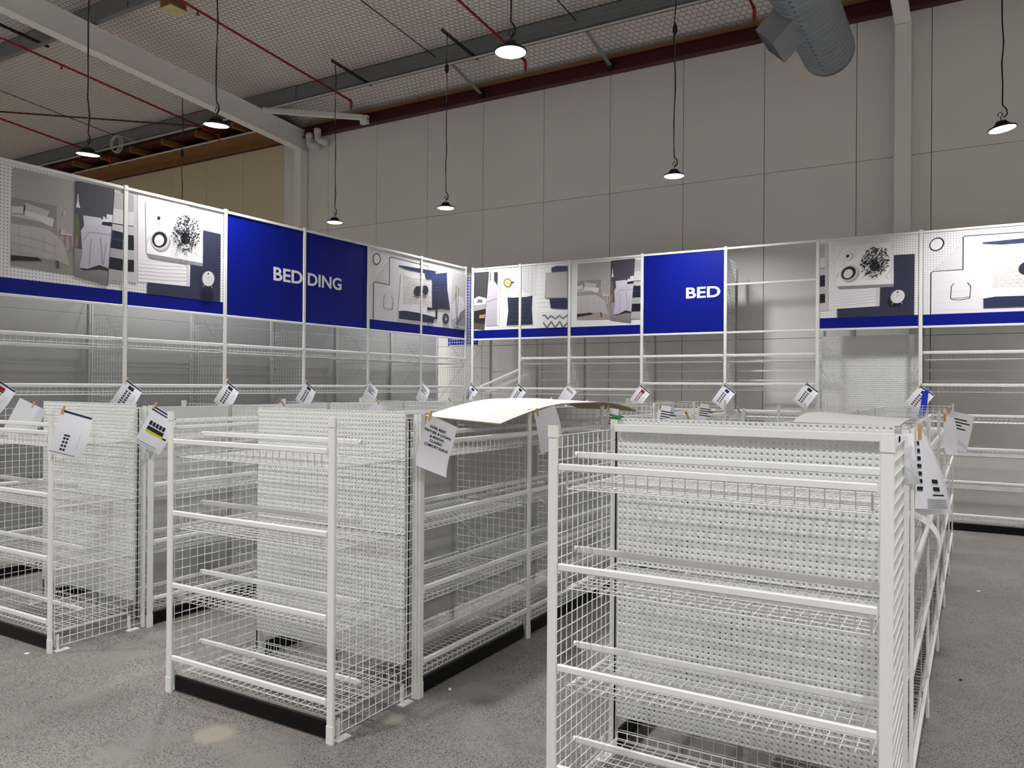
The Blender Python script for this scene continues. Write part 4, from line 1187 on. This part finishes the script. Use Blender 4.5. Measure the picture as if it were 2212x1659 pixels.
PRINTS['D']='''634,140 617,758 877,744 893,1165 902,1165 902,140|228,227,230
28,1123 324,1122 237,143 28,164|58,58,60|40,40,42
73,1119 61,702 72,702 84,1117|74,73,75
117,1116 106,700 117,699 129,1114|74,73,75
162,1113 151,698 162,697 173,1111|74,73,75
206,1110 195,696 206,695 218,1108|74,73,75
251,1107 239,693 250,692 262,1106|74,73,75
28,682 119,718 279,673 268,571 28,552|212,202,208
119,671 163,653 200,662 194,603 70,613|96,93,98
28,567 268,581 259,473 28,458|156,150,153
28,469 260,499 241,267 28,271|30,29,31
134,395 251,406 245,344 135,344|168,128,88
28,273 241,236 237,143 28,164|84,74,62
325,1109 540,1097 526,209 255,207|192,186,196|176,170,182
422,1105 500,1100 494,877 423,964|46,46,48
343,1101 361,1099 362,962 344,963|84,82,86
500,1100 540,1097 528,209 490,210|220,218,222
281,607 490,654 487,662 278,615|90,86,92
300,885 475,896 473,902 299,892|204,199,208
301,803 475,814 474,820 300,809|204,199,208
302,720 476,732 475,738 301,727|204,199,208
304,504 478,517 477,523 303,510|204,199,208
304,411 478,425 477,431 303,417|204,199,208
305,318 479,333 478,339 304,324|204,199,208
772,893 769,872 758,853 741,838 720,829 697,827 674,832 652,843 635,860 624,880 620,903 624,924 635,944 651,958 672,967 696,969 719,964 741,953 757,936 768,916|190,188,190
765,907 761,885 751,866 734,851 713,843 690,840 666,845 645,857 628,873 617,894 613,916 617,938 627,957 644,972 665,981 689,983 712,978 733,966 750,950 761,929|58,50,42
752,908 749,890 740,874 727,862 709,854 690,853 670,857 653,866 639,880 630,897 626,915 629,933 638,949 652,962 669,969 689,971 708,966 726,957 740,943 749,926|222,192,122
752,918 805,925 805,899 752,898|44,42,44
689,927 685,917 675,913 665,918 661,929 665,938 675,942 685,937|196,160,92
723,894 719,885 708,881 698,886 694,896 698,906 708,909 718,905|196,160,92
689,658 789,647 902,648 902,188 672,190 715,438|180,179,184
689,668 784,658 902,658 902,203 675,204 709,438|24,28,40
703,655 784,646 902,646 902,215 693,216 722,438|46,54,76
715,649 779,583 782,585 718,651|30,36,52
778,648 715,589 719,586 782,645|30,36,52
714,617 783,613 783,617 714,621|30,36,52
715,578 779,512 783,515 719,580|30,36,52
779,577 716,518 719,515 782,575|30,36,52
715,546 784,542 783,547 715,550|30,36,52
716,507 780,441 783,444 720,509|30,36,52
779,506 716,447 720,444 783,504|30,36,52
715,475 784,472 784,476 715,479|30,36,52
717,436 780,370 784,373 720,438|30,36,52
780,436 717,376 721,373 783,433|30,36,52
716,404 785,401 785,405 716,408|30,36,52
717,365 781,299 784,302 721,367|30,36,52
780,365 718,304 721,302 784,362|30,36,52
716,333 785,330 785,334 716,337|30,36,52
718,293 782,229 785,231 721,296|30,36,52
781,294 718,233 722,231 785,291|30,36,52
717,261 786,259 786,263 717,266|30,36,52
788,645 851,579 855,582 792,648|30,36,52
851,645 788,585 792,582 854,642|30,36,52
787,613 856,610 856,614 787,617|30,36,52
789,574 852,509 855,511 792,577|30,36,52
851,574 789,514 793,511 855,571|30,36,52
788,542 856,539 856,543 788,546|30,36,52
789,503 853,438 856,441 793,506|30,36,52
852,503 790,443 793,441 856,500|30,36,52
788,471 857,468 857,472 788,475|30,36,52
790,433 853,367 857,370 793,435|30,36,52
853,433 790,373 794,370 856,430|30,36,52
789,401 857,398 857,402 789,405|30,36,52
790,362 854,297 857,299 794,364|30,36,52
853,362 791,302 794,299 857,359|30,36,52
790,330 858,327 858,331 789,334|30,36,52
791,291 854,226 858,229 794,293|30,36,52
854,291 791,231 795,228 857,288|30,36,52
790,259 859,256 859,261 790,263|30,36,52
861,641 902,599 902,605 864,644|30,36,52
902,621 861,582 865,579 902,614|30,36,52
860,610 902,608 902,612 860,614|30,36,52
861,571 902,529 902,535 865,573|30,36,52
902,550 862,511 865,508 902,543|30,36,52
860,539 902,537 902,541 860,543|30,36,52
862,500 902,459 902,465 865,503|30,36,52
902,478 862,440 866,438 902,472|30,36,52
861,468 902,466 902,471 861,472|30,36,52
862,429 902,389 902,395 866,432|30,36,52
902,407 863,370 866,367 902,401|30,36,52
862,398 902,396 902,400 862,402|30,36,52
863,359 902,319 902,325 867,361|30,36,52
902,336 864,299 867,296 902,330|30,36,52
862,327 902,325 902,329 862,331|30,36,52
864,288 902,249 902,255 867,291|30,36,52
902,265 864,228 868,226 902,259|30,36,52
863,256 902,255 902,259 863,260|30,36,52'''
PRINTS['F']='''28,140 28,1165 872,1165 872,140|228,227,230
28,1165 316,1165 293,655 28,771|214,213,215
321,1165 872,1165 872,382 295,402|232,231,234
29,1129 302,1120 302,1124 29,1133|198,197,200
30,1074 302,1066 302,1069 30,1078|198,197,200
30,1019 303,1011 303,1015 30,1023|198,197,200
31,963 303,956 303,960 31,967|198,197,200
31,908 304,901 303,905 31,912|198,197,200
32,853 304,847 304,851 31,857|198,197,200
32,797 305,792 304,796 32,801|198,197,200
33,742 305,737 305,741 32,746|198,197,200
33,687 305,683 305,687 33,691|198,197,200
80,1165 74,726 79,725 84,1165|202,201,204
149,1165 144,722 148,722 154,1165|202,201,204
218,1165 213,718 217,718 222,1165|202,201,204
311,1110 549,1103 549,1107 310,1114|216,215,219
311,1040 550,1034 550,1038 311,1044|216,215,219
312,970 550,965 550,969 311,974|216,215,219
312,901 551,896 551,900 312,905|216,215,219
313,831 551,827 551,831 313,835|216,215,219
313,762 552,758 552,762 313,766|216,215,219
314,692 553,689 552,693 314,696|216,215,219
315,622 553,620 553,624 314,626|216,215,219
315,553 554,551 553,555 315,557|216,215,219
316,483 554,482 554,486 315,487|216,215,219
28,649 121,649 234,668 228,459 246,191 28,188|180,179,184
28,659 121,659 233,676 220,460 240,205 28,203|24,28,40
28,647 121,647 220,662 208,460 223,217 28,215|46,54,76
28,612 66,573 69,575 28,618|30,36,52
65,637 28,602 28,595 69,634|30,36,52
28,605 70,603 70,607 28,609|30,36,52
28,542 66,502 70,505 28,548|30,36,52
66,567 28,531 28,525 69,564|30,36,52
28,534 71,532 71,536 28,538|30,36,52
28,472 67,432 70,434 28,478|30,36,52
66,497 28,460 28,454 70,494|30,36,52
28,464 71,462 71,466 28,468|30,36,52
28,402 67,362 71,364 28,409|30,36,52
67,426 28,389 28,383 70,424|30,36,52
28,394 72,392 72,396 28,398|30,36,52
28,333 68,291 71,294 28,339|30,36,52
67,356 28,318 28,312 71,353|30,36,52
28,323 72,322 72,326 28,327|30,36,52
28,263 69,221 72,224 28,269|30,36,52
68,286 28,247 28,241 72,283|30,36,52
28,253 73,251 73,255 28,257|30,36,52
75,634 137,569 141,572 78,637|30,36,52
137,634 75,575 79,572 140,631|30,36,52
74,602 142,599 141,603 74,606|30,36,52
76,564 138,499 141,502 79,566|30,36,52
137,564 76,504 80,502 141,561|30,36,52
75,532 142,529 142,533 75,536|30,36,52
76,494 138,429 142,431 80,496|30,36,52
138,493 77,434 80,431 141,491|30,36,52
75,462 143,459 143,463 75,466|30,36,52
77,423 139,359 142,361 80,426|30,36,52
138,423 77,364 81,361 142,421|30,36,52
76,392 143,389 143,393 76,396|30,36,52
77,353 140,289 143,291 81,356|30,36,52
139,353 78,294 81,291 142,351|30,36,52
76,321 144,319 144,323 76,326|30,36,52
78,283 140,219 144,221 81,285|30,36,52
140,283 78,224 82,221 143,281|30,36,52
77,251 144,249 144,253 77,255|30,36,52
146,631 208,566 212,568 150,633|30,36,52
208,630 147,571 150,568 211,627|30,36,52
146,599 213,596 213,600 146,603|30,36,52
147,560 209,496 212,498 150,563|30,36,52
208,560 147,501 151,498 212,557|30,36,52
146,529 213,526 213,530 146,533|30,36,52
148,490 210,426 213,428 151,493|30,36,52
209,490 148,431 152,428 212,488|30,36,52
147,459 214,456 214,460 147,463|30,36,52
148,420 210,356 214,359 152,423|30,36,52
210,420 149,361 152,358 213,418|30,36,52
147,389 214,386 214,390 147,393|30,36,52
149,350 211,286 214,289 152,353|30,36,52
210,351 149,291 153,288 214,348|30,36,52
148,319 215,316 215,320 148,323|30,36,52
149,280 211,216 215,219 153,283|30,36,52
211,281 150,221 153,218 214,278|30,36,52
148,249 215,246 215,250 148,253|30,36,52
365,140 363,394 872,391 872,140|D
437,140 431,347 872,347 872,140|216,215,216
425,328 482,326 482,350 425,352|106,106,108
458,337 515,271 536,285 479,351|106,106,108
524,270 597,326 579,344 506,288|106,106,108
568,326 658,265 674,284 583,344|106,106,108
661,265 745,319 729,339 645,284|106,106,108
717,320 801,265 816,283 732,339|106,106,108
805,265 872,314 872,344 788,283|106,106,108
427,222 496,140 523,140 526,142 449,235|106,106,108
500,140 527,140 603,236 582,250 495,143|106,106,108
572,238 638,140 668,140 595,249|106,106,108
675,140 752,230 731,245 641,140|106,106,108
722,233 778,140 808,140 744,243|106,106,108
823,140 872,190 872,226 787,140|106,106,108
581,1102 669,1124 872,1109 872,1004 582,1019|58,62,102
851,976 872,983 872,606 838,608|38,42,62
546,627 872,615 872,427 575,452 564,523|36,42,74
482,1009 872,1008 872,601 465,617|150,149,152
470,1023 861,1022 852,879 870,616 457,632 489,843|178,176,174
561,530 732,541 731,549 560,539|18,20,34
726,540 872,537 872,546 726,549|18,20,34
591,1080 726,1088 726,1092 591,1084|44,46,80
723,1088 872,1078 872,1082 723,1092|44,46,80
592,1055 726,1064 726,1068 591,1059|44,46,80
724,1064 872,1054 872,1058 723,1068|44,46,80'''

# ------------------------------------------------------------------ sign boards
def textmesh(body, size, offset=0., align='LEFT', matname='letter'):
    cu = bpy.data.curves.new('lettering', 'FONT'); cu.body = body; cu.size = size; cu.offset = offset; cu.align_x = align
    cu.resolution_u = 4; cu.extrude = .0006
    ob = bpy.data.objects.new('lettering', cu); COL.objects.link(ob)
    dg = bpy.context.evaluated_depsgraph_get(); me = bpy.data.meshes.new_from_object(ob.evaluated_get(dg))
    bpy.data.objects.remove(ob); me.materials.clear(); me.materials.append(M[matname]); return me
def fit(me, x0, y0, x1, y1):
    xs = [v.co.x for v in me.vertices]; ys = [v.co.y for v in me.vertices]
    sx = (x1-x0)/(max(xs)-min(xs)); sy = (y1-y0)/(max(ys)-min(ys)); a, b = min(xs), min(ys)
    for v in me.vertices: v.co.x = x0+(v.co.x-a)*sx; v.co.y = y0+(v.co.y-b)*sy
    return me
def parse(key):
    out = []
    for ln in PRINTS[key].strip().split('\n'):
        f = ln.split('|'); pts = [tuple(int(v)/1000 for v in p.split(',')) for p in f[0].split(' ')]
        out.append((pts, f[1], f[2] if len(f) > 2 else None))
    return out
def print_mesh(key, L):
    me_v = []; me_f = []; cols = []; mi = []
    items = parse(key)
    for n_, (pts, c, c2) in enumerate(items):
        z = .0020 + .00012*n_
        o = len(me_v); me_v += [(x, y, z) for x, y in pts]; me_f.append(tuple(range(o, o+len(pts))))
        if c == 'D': cols.append([(1, 1, 1, 1)]*len(pts)); mi.append(1); continue
        mi.append(0)
        ca = lin([int(v) for v in c.split(',')]); cb = lin([int(v) for v in c2.split(',')]) if c2 else ca
        y0 = min(p[1] for p in pts); y1 = max(p[1] for p in pts)
        cols.append([tuple(b_+(a_-b_)*((p[1]-y0)/max(1e-6, y1-y0)) for a_, b_ in zip(ca, cb)) + (1,) for p in pts])
    me = bpy.data.meshes.new('printed_picture'); me.from_pydata(me_v, [], me_f); me.update()
    me.materials.append(M['print']); me.materials.append(M['dots']); me.polygons.foreach_set('material_index', mi)
    at_ = me.color_attributes.new('Col', 'FLOAT_COLOR', 'CORNER'); k = 0
    for pl, cc in zip(me.polygons, cols):
        for li, vi in zip(pl.loop_indices, pl.vertices):
            at_.data[li].color = cc[vi-pl.vertices[0]] if False else cc[list(pl.vertices).index(vi)]
    return me
def sign(key, label, loc, rot, L, text=None, stripe=True):
    t = thing('sign_panel', label, 'sign', loc, rot=rot, group='sign panels over the shelving')
    h = 1.165
    one('board', MB().box((.028, 0, -.012), (L-.028, h, 0)), 'dots' if stripe else 'blue', t)
    if stripe:
        one('blue_stripe', MB().box((.028, 0, .0002), (L-.028, .138, .0016)), 'blue', t)
        O('printed_picture', cached(('pm', key), lambda: print_mesh(key, L)), t)
    if text:
        b_, box_ = text
        me = fit(textmesh(b_, .2, .0045), *box_); O('lettering', me, t, (0, 0, .0018))
ROTL = (PI/2, 0, PI/2); ROTB = (PI/2, 0, 0)
def lsign(k, key, label, **kw): sign(key, label, (LX-.004, LY0+PITCH*k, ZS+.002), ROTL, PITCH, **kw)
def bsign(k, key, label, **kw): sign(key, label, (BX[k], YB+.004, ZS+.002), ROTB, round(BX[k+1]-BX[k], 3), **kw)
lsign(0, 'A', 'leftmost sign picturing two made beds and a stack of bed linen')
lsign(1, 'B', 'left wall sign picturing a plant, tray and clock on navy linen')
z0 = 3.015-ZS; z1 = 3.18-ZS
lsign(2, None, 'blue sign reading BED, left half of the word bedding', stripe=False, text=('BED', (6.733-LY0-2*PITCH, z0, 7.213-LY0-2*PITCH, z1)))
lsign(3, None, 'blue sign reading DING, right half of the word bedding', stripe=False, text=('DING', (7.303-LY0-3*PITCH, z0, 7.925-LY0-3*PITCH, z1)))
lsign(4, 'C', 'sign picturing spectacles and a white patterned cushion left of the corner')
lsign(5, 'E', 'sign picturing a navy cushion and a bedroom beside the corner')
bsign(0, 'D', 'sign picturing a dark bedroom, a coffee cup and a cushion right of the corner')
bsign(1, 'F', 'sign picturing a grey pillow, navy bedding and a chevron throw')
bsign(2, 'A', 'bed picture sign on the back run left of the blue BED sign')
bsign(3, None, 'blue sign reading BED alone on the back run', stripe=False, text=('BED', (-3.645-BX[3], 3.03-ZS, -3.143-BX[3], 3.188-ZS)))
bsign(5, 'B', 'plant, tray and clock picture sign on the back run')
bsign(6, 'C', 'spectacles and cushion picture sign at the right edge')
bsign(7, 'E', 'navy cushion picture sign past the right edge of the picture')

# ------------------------------------------------------------------ sheets of paper clipped to the shelving
SW, SH = .21, .297
def sheet(label, loc, yawdeg, tilt=35, design='cat', curl=.02, w=SW, h=SH, fold=0., peg=True, seed=0, text=None, off=(0, 0), lean=0., taper=0.):
    # local: u to the right, v downwards, normal towards the viewer; hangs from its top left corner
    R_ = Matrix.Rotation(math.radians(yawdeg), 4, 'Z') @ Matrix.Rotation(PI/2, 4, 'X') @ Matrix.Rotation(math.radians(lean), 4, 'X') @ Matrix.Rotation(-math.radians(tilt), 4, 'Z')
    t = thing('paper_sheet', label, 'paper', loc, group='sheets clipped to the shelving'); t.rotation_euler = R_.to_euler()
    def P(u, v, e=0.):
        z = curl*math.sin(PI*v/h*.9)*(.4+u/w) + fold*max(0, v-.55*h)**2*8 + curl*.8*(u/w)**2
        u = u*(1-taper*(1-v/h))
        return (u-.012+off[0], -v+.012+off[1], z+e+.012)
    mb = MB(); nu, nv = 6, 9
    for j in range(nv+1):
        for i in range(nu+1): mb.v.append(P(w*i/nu, h*j/nv))
    for j in range(nv):
        for i in range(nu):
            a_ = j*(nu+1)+i; mb.f.append((a_+nu+1, a_+nu+2, a_+1, a_)); mb.m.append(0)
    one('page', mb, 'paper', t, smooth=True)
    pr = MB(); rg = random.Random(seed)
    MATS = ['ink', 'navy', 'inkgrey', 'yellow', 'redink']
    def rect(u0, v0, u1, v1, mi, e=.0008):
        n_ = max(1, int((u1-u0)/.04)); k_ = max(1, int((v1-v0)/.04))
        for a_ in range(n_):
            for b_ in range(k_):
                x0, x1 = u0+(u1-u0)*a_/n_, u0+(u1-u0)*(a_+1)/n_; y0, y1 = v0+(v1-v0)*b_/k_, v0+(v1-v0)*(b_+1)/k_
                pr.add([P(x0, y1, e), P(x1, y1, e), P(x1, y0, e), P(x0, y0, e)], [(0, 1, 2, 3)], mi)
    if design in ('cat', 'blue', 'red', 'tan'):
        rect(.004, .004, w-.03, .02, 1); rect(w-.032, .004, w-.004, .02, 0)
        hd = {'cat': 0, 'blue': 1, 'red': 4, 'tan': 0}[design]
        rect(.065, .035, .13, .075, hd)
        if design == 'red': rect(.065, .05, .13, .085, 0)
        for r_ in range(6):
            for c_ in range(2):
                u, v = .062+c_*.036, .095+r_*.028
                rect(u, v, u+.024, v+.018, {'cat': 0, 'blue': 1, 'red': (4 if r_ % 2 else 0), 'tan': 0}[design])
                rect(u+.01, v+.003, u+.02, v+.008, 2, .0013)
        for q_ in range(4): rect(.15, .1+q_*.02, .15+rg.uniform(.02, .04), .103+q_*.02, 2)
        rect(.01, h-.02, .16, h-.016, 2)
    elif design == 'small':
        rect(.004, .004, w-.04, .018, 1); rect(w-.04, .004, w-.004, .018, 0)
        rect(.062, .155, .1, .166, 1)
        for r_ in range(4):
            for c_ in range(2): rect(.064+c_*.019, .174+r_*.024, .078+c_*.019, .188+r_*.024, 0)
        rect(.158, .14, .16, .235, 2); rect(.01, h-.022, .17, h-.016, 2)
    elif design == 'yellow':
        rect(.004, .006, w-.03, .018, 1); rect(w-.032, .006, w-.004, .018, 0); rect(.004, .028, w-.05, .038, 1)
        for c_ in range(5): rect(.032+c_*.026, .11, .053+c_*.026, .142, 0)
        rect(.032, .15, .162, .178, 0); rect(.032, .178, .162, .196, 3); rect(.166, .182, .195, .194, 0)
        for q_ in range(3): rect(.175, .07+q_*.016, .2, .073+q_*.016, 2)
        rect(.01, .27, .17, .275, 2); rect(.01, .285, .17, .289, 2)
    elif design == 'lines':
        for q_, ln in enumerate((.12, .14, .09, .12)): rect(.03, .05+q_*.024, .03+ln, .06+q_*.024, 0)
    elif design == 'lines2':
        for q_, ln in enumerate((.13, .15)): rect(.03, .045+q_*.018, .03+ln, .054+q_*.018, 0)
    elif design == 'long':
        for c_, u in enumerate((.006, w-.05)):
            for r_ in range(9 if c_ == 0 else 6):
                v = .04 + r_*.03 + c_*.15
                if v < h-.08: rect(u, v, u+.028, v+.016, 0); rect(u, v+.018, u+.026, v+.021, 2)
        rect(w-.055, h-.06, w-.01, h-.054, 0)
        for q_ in range(5): rect(.05, h-.04+q_*.008, w-.006, h-.036+q_*.008, 2)
    if pr.v: one('print', pr, MATS, t)['kind'] = 'stuff'
    if text:
        lines = text; 
        for n_, (s_, u, v, wid, hh) in enumerate(lines):
            me = fit(textmesh(s_, .03, .0011, matname='ink'), u, 0, u+wid, hh)
            for vv in me.vertices:
                p = P(vv.co.x, v-vv.co.y, .0012); vv.co = p
            O('lettering', me, t)
    if peg: one('peg', MB().rbar((-.006, -.02, .008), (.006, .034, .022), 'y', .002), 'peg', t)
    return t
XF = LX+.02
LB = ('sheet with a red picture clipped at the far left post', 'sheet with black squares clipped to the post between bed and plant signs', 'sheet with black squares clipped to the post left of the bedding sign',
      'sheet clipped to the post in the middle of the bedding sign', 'text sheet clipped to the post right of the bedding sign', 'text sheet clipped to the post between the cushion signs')
for k, ds in enumerate(('red', 'cat', 'cat', 'cat', 'lines', 'lines')):
    sheet(LB[k], (XF, LY0+PITCH*k+.0, 1.775), 90, 36, ds, seed=k)
BLb = {0: ('blue', 'sheet with a blue picture clipped beside the corner'), 1: ('tan', 'sheet with black and tan squares right of the corner'), 2: ('lines2', 'two line text sheet clipped below the bed picture sign'),
       3: ('red', 'sheet with crimson squares clipped left of the blue BED bay'), 4: ('blue', 'sheet with navy squares clipped right of the blue BED bay'), 6: ('cat', 'sheet clipped to the post right of the perforated panel')}
for k, (ds, lb) in BLb.items():
    sheet(lb, (BX[k], YB-.02, 1.76 if k < 4 else 1.775), 0, 36, ds, seed=10+k)
sheet('sheet with small squares clipped left of the perforated panel', (BX[5]-.13, YB-.02, 1.80), 0, 36, 'cat', seed=18)
t = tag(one('tape_strip', MB().add([(0, 0, 0), (.07, 0, .02), (.05, -.02, -.2), (.01, -.01, -.33), (-.06, -.015, -.33), (-.02, -.02, -.2)], [(0, 5, 2, 1), (5, 4, 3, 2)]), 'bluetape', None, (BX[6]+.03, YB-.07, 1.71)), 'strip of shiny blue tape hanging by the right hand sheet', 'tape')
# sheets on the low units
sheet('sheet with a small grid of squares on the left end unit', (-5.115, 2.88, 1.565), 90, 18, 'small', seed=21)
sheet('sheet with a yellow bar clipped to the left row post', (-5.06, 3.50, 1.58), 90, 31, 'yellow', seed=22)
sheet('blank back of a sheet seen through the leftmost mesh', (-6.345, 3.34, 1.565), 90, 28, 'none', seed=23, off=(-.1, 0))
sheet('white sheet reading EVER REST FEATHER & LOGAN on the middle row post', (-2.63, 3.515, 1.572), 72, 22, 'none', seed=24, fold=.3, curl=.012,
      text=[('EVER REST', .035, .066, .112, .015), ('FEATHER & LOGAN', .004, .091, .182, .015), ('& MASON', .05, .116, .096, .015), ('CLASSIC', .056, .141, .088, .015), ('COMFORT EUROS', .03, .166, .16, .015)])
sheet('blank sheet hanging under the curled board', (-2.60, 4.70, 1.56), 78, -14, 'none', seed=25, off=(-.02, 0))
sheet('sheet seen edge on at the third post of the middle row', (-2.61, 5.955, 1.56), 20, 8, 'lines', seed=26, w=.1, curl=.01)
sheet('sheet seen edge on at the fourth post of the middle row', (-2.61, 7.18, 1.56), 15, 8, 'lines', seed=27, w=.12, curl=.01)
sheet('sheet seen edge on at the fifth post of the middle row', (-2.61, 8.405, 1.56), 15, 8, 'lines', seed=28, w=.12, curl=.01)
for k, lb in ((1, 'blank folded sheet on the second post of the left row'), (2, 'blank folded sheet on the third post of the left row'), (3, 'sheet with dark lines on the fourth post of the left row'), (4, 'blank folded sheet on the fifth post of the left row')):
    sheet(lb, (-5.06, 3.505+PITCH*k, 1.58), 250, 38, 'lines' if k == 3 else 'none', seed=30+k, fold=.2)
for k, lb in ((1, 'blank sheet on the left face, second post of the right row'), (2, 'blank sheet on the left face, third post of the right row')):
    sheet(lb, (-1.53, 3.505+PITCH*k, 1.57), 250, 30, 'none', seed=36+k, fold=.2)
sheet('long printed sheets drooping from the first post of the right row', (-.20, 3.50, 1.57), 30, 0, 'long', seed=40, w=.13, h=.31, curl=.015, lean=2, taper=.85)
sheet('second drooping sheet behind the long printed one', (-.195, 3.54, 1.55), 34, -3, 'none', seed=41, w=.12, h=.32, curl=.02, lean=3, peg=False, taper=.8)
sheet('folded sheet hanging inside the right row behind the near post', (-.29, 3.5, 1.55), 0, -8, 'none', seed=42, w=.09, h=.2, curl=.03)
sheet('text sheet sticking out at the far end of the right row', (-.195, 7.18, 1.565), 22, 14, 'lines', seed=43, w=.19, curl=.03, fold=.3)
sheet('curled blank sheet below the text sheet at the right row', (-.195, 5.96, 1.55), 62, 4, 'none', seed=44, w=.1, h=.25, curl=.02, fold=.3)
# curling catalogue lying over a rail of the right row
mb = MB(); n_ = 10
for i in range(n_+1):
    a_ = -.15 + i/n_*2.0
    for x in (0, .21): mb.v.append((.17*math.sin(a_), x, .17*math.cos(a_)))
for i in range(n_): mb.f.append((2*i, 2*i+1, 2*i+3, 2*i+2)); mb.m.append(0)
tag(one('curled_catalogue', mb, 'paper', None, (-.33, 4.66, .90), True), 'curled white catalogue bent over a rail of the right row', 'paper')

# boards lying on top of the rows
def curved_board(name, label, pts, th, group=None):
    # pts: rows of (left point, right point) along the board
    t = thing(name, label, 'board', pts[0][0], group=group); o = Vector(pts[0][0]); mb = MB(); eb = MB(); n_ = len(pts)
    for l_, r_ in pts:
        for p in (l_, r_): mb.v.append(tuple(Vector(p)-o + Vector((0, 0, th))))
    for i in range(n_-1): mb.f.append((2*i, 2*i+1, 2*i+3, 2*i+2)); mb.m.append(0)
    k = len(mb.v)
    one('top_face', mb, 'board', t, smooth=True)
    lo = [tuple(Vector(v)-Vector((0, 0, th))) for v in mb.v]; hi = [tuple(Vector(v)-Vector((0, 0, .0005))) for v in mb.v]
    eb.v = lo + hi
    for i in range(n_-1):
        a_, b_, c_, d_ = 2*i, 2*i+1, 2*i+3, 2*i+2
        eb.f += [(a_, d_, c_, b_), (b_, c_, k+c_, k+b_), (d_, a_, k+a_, k+d_)]; eb.m += [0]*3
    eb.f += [(0, 1, k+1, k), (k-1, k-2, 2*k-2, 2*k-1)]; eb.m += [0, 0]
    one('edges', eb, 'boardedge', t)
rows_ = []
for i in range(17):
    s = i/16; y = 4.27 + s*2.38
    z = 1.497 + .116*math.sin(min(1, s/.42)*PI/2) - max(0, s-.62)**2*.62
    rows_.append(((-3.22+.0*s, y, z+.035-.02*s), (-2.62-.02*s, y, z)))
curved_board('curved_board', 'white curled hardboard sheet lying on top of the middle row', rows_, .008)
rows_ = []
for i in range(13):
    s = i/12; y = 3.62 + s*1.1
    rows_.append(((-.70-.02*math.sin(s*5), y, 1.592+.03*math.sin(s*PI)), (-.275-.0*s, y, 1.588+.01*math.sin(s*4))))
curved_board('flat_board', 'white sheet lying on top of the right row behind the near unit', rows_, .004)
# small plastic cap on the near unit's top corner
tag(one('plastic_cap', MB().rbar((-1.475, 3.41, 1.594), (-1.44, 3.44, 1.612), 'x', .003), 'green'), 'small green plastic cap on the near unit corner', 'cap')
# scraps on the floor
for (x, y, r), lb in (((.011, 7.857, .4), 'small white paper scrap on the floor at the right'), ((-.068, 5.40, 1.2), 'dark scrap on the floor at the right'), ((-5.26, 2.73, .3), 'small white scrap on the floor by the left end unit'), ((-2.576, 3.68, 2.), 'tiny white scrap on the floor beside the middle unit')):
    tag(one('floor_scrap', MB().add([(0, 0, .001), (.03, .004, .002), (.036, .018, .006), (.008, .02, .003), (.015, .008, .009)], [(0, 1, 4), (1, 2, 4), (2, 3, 4), (3, 0, 4), (0, 3, 2, 1)]), 'dark' if 'dark' in lb else 'paper', None, (x, y, 0), rz=r), lb, 'scrap')
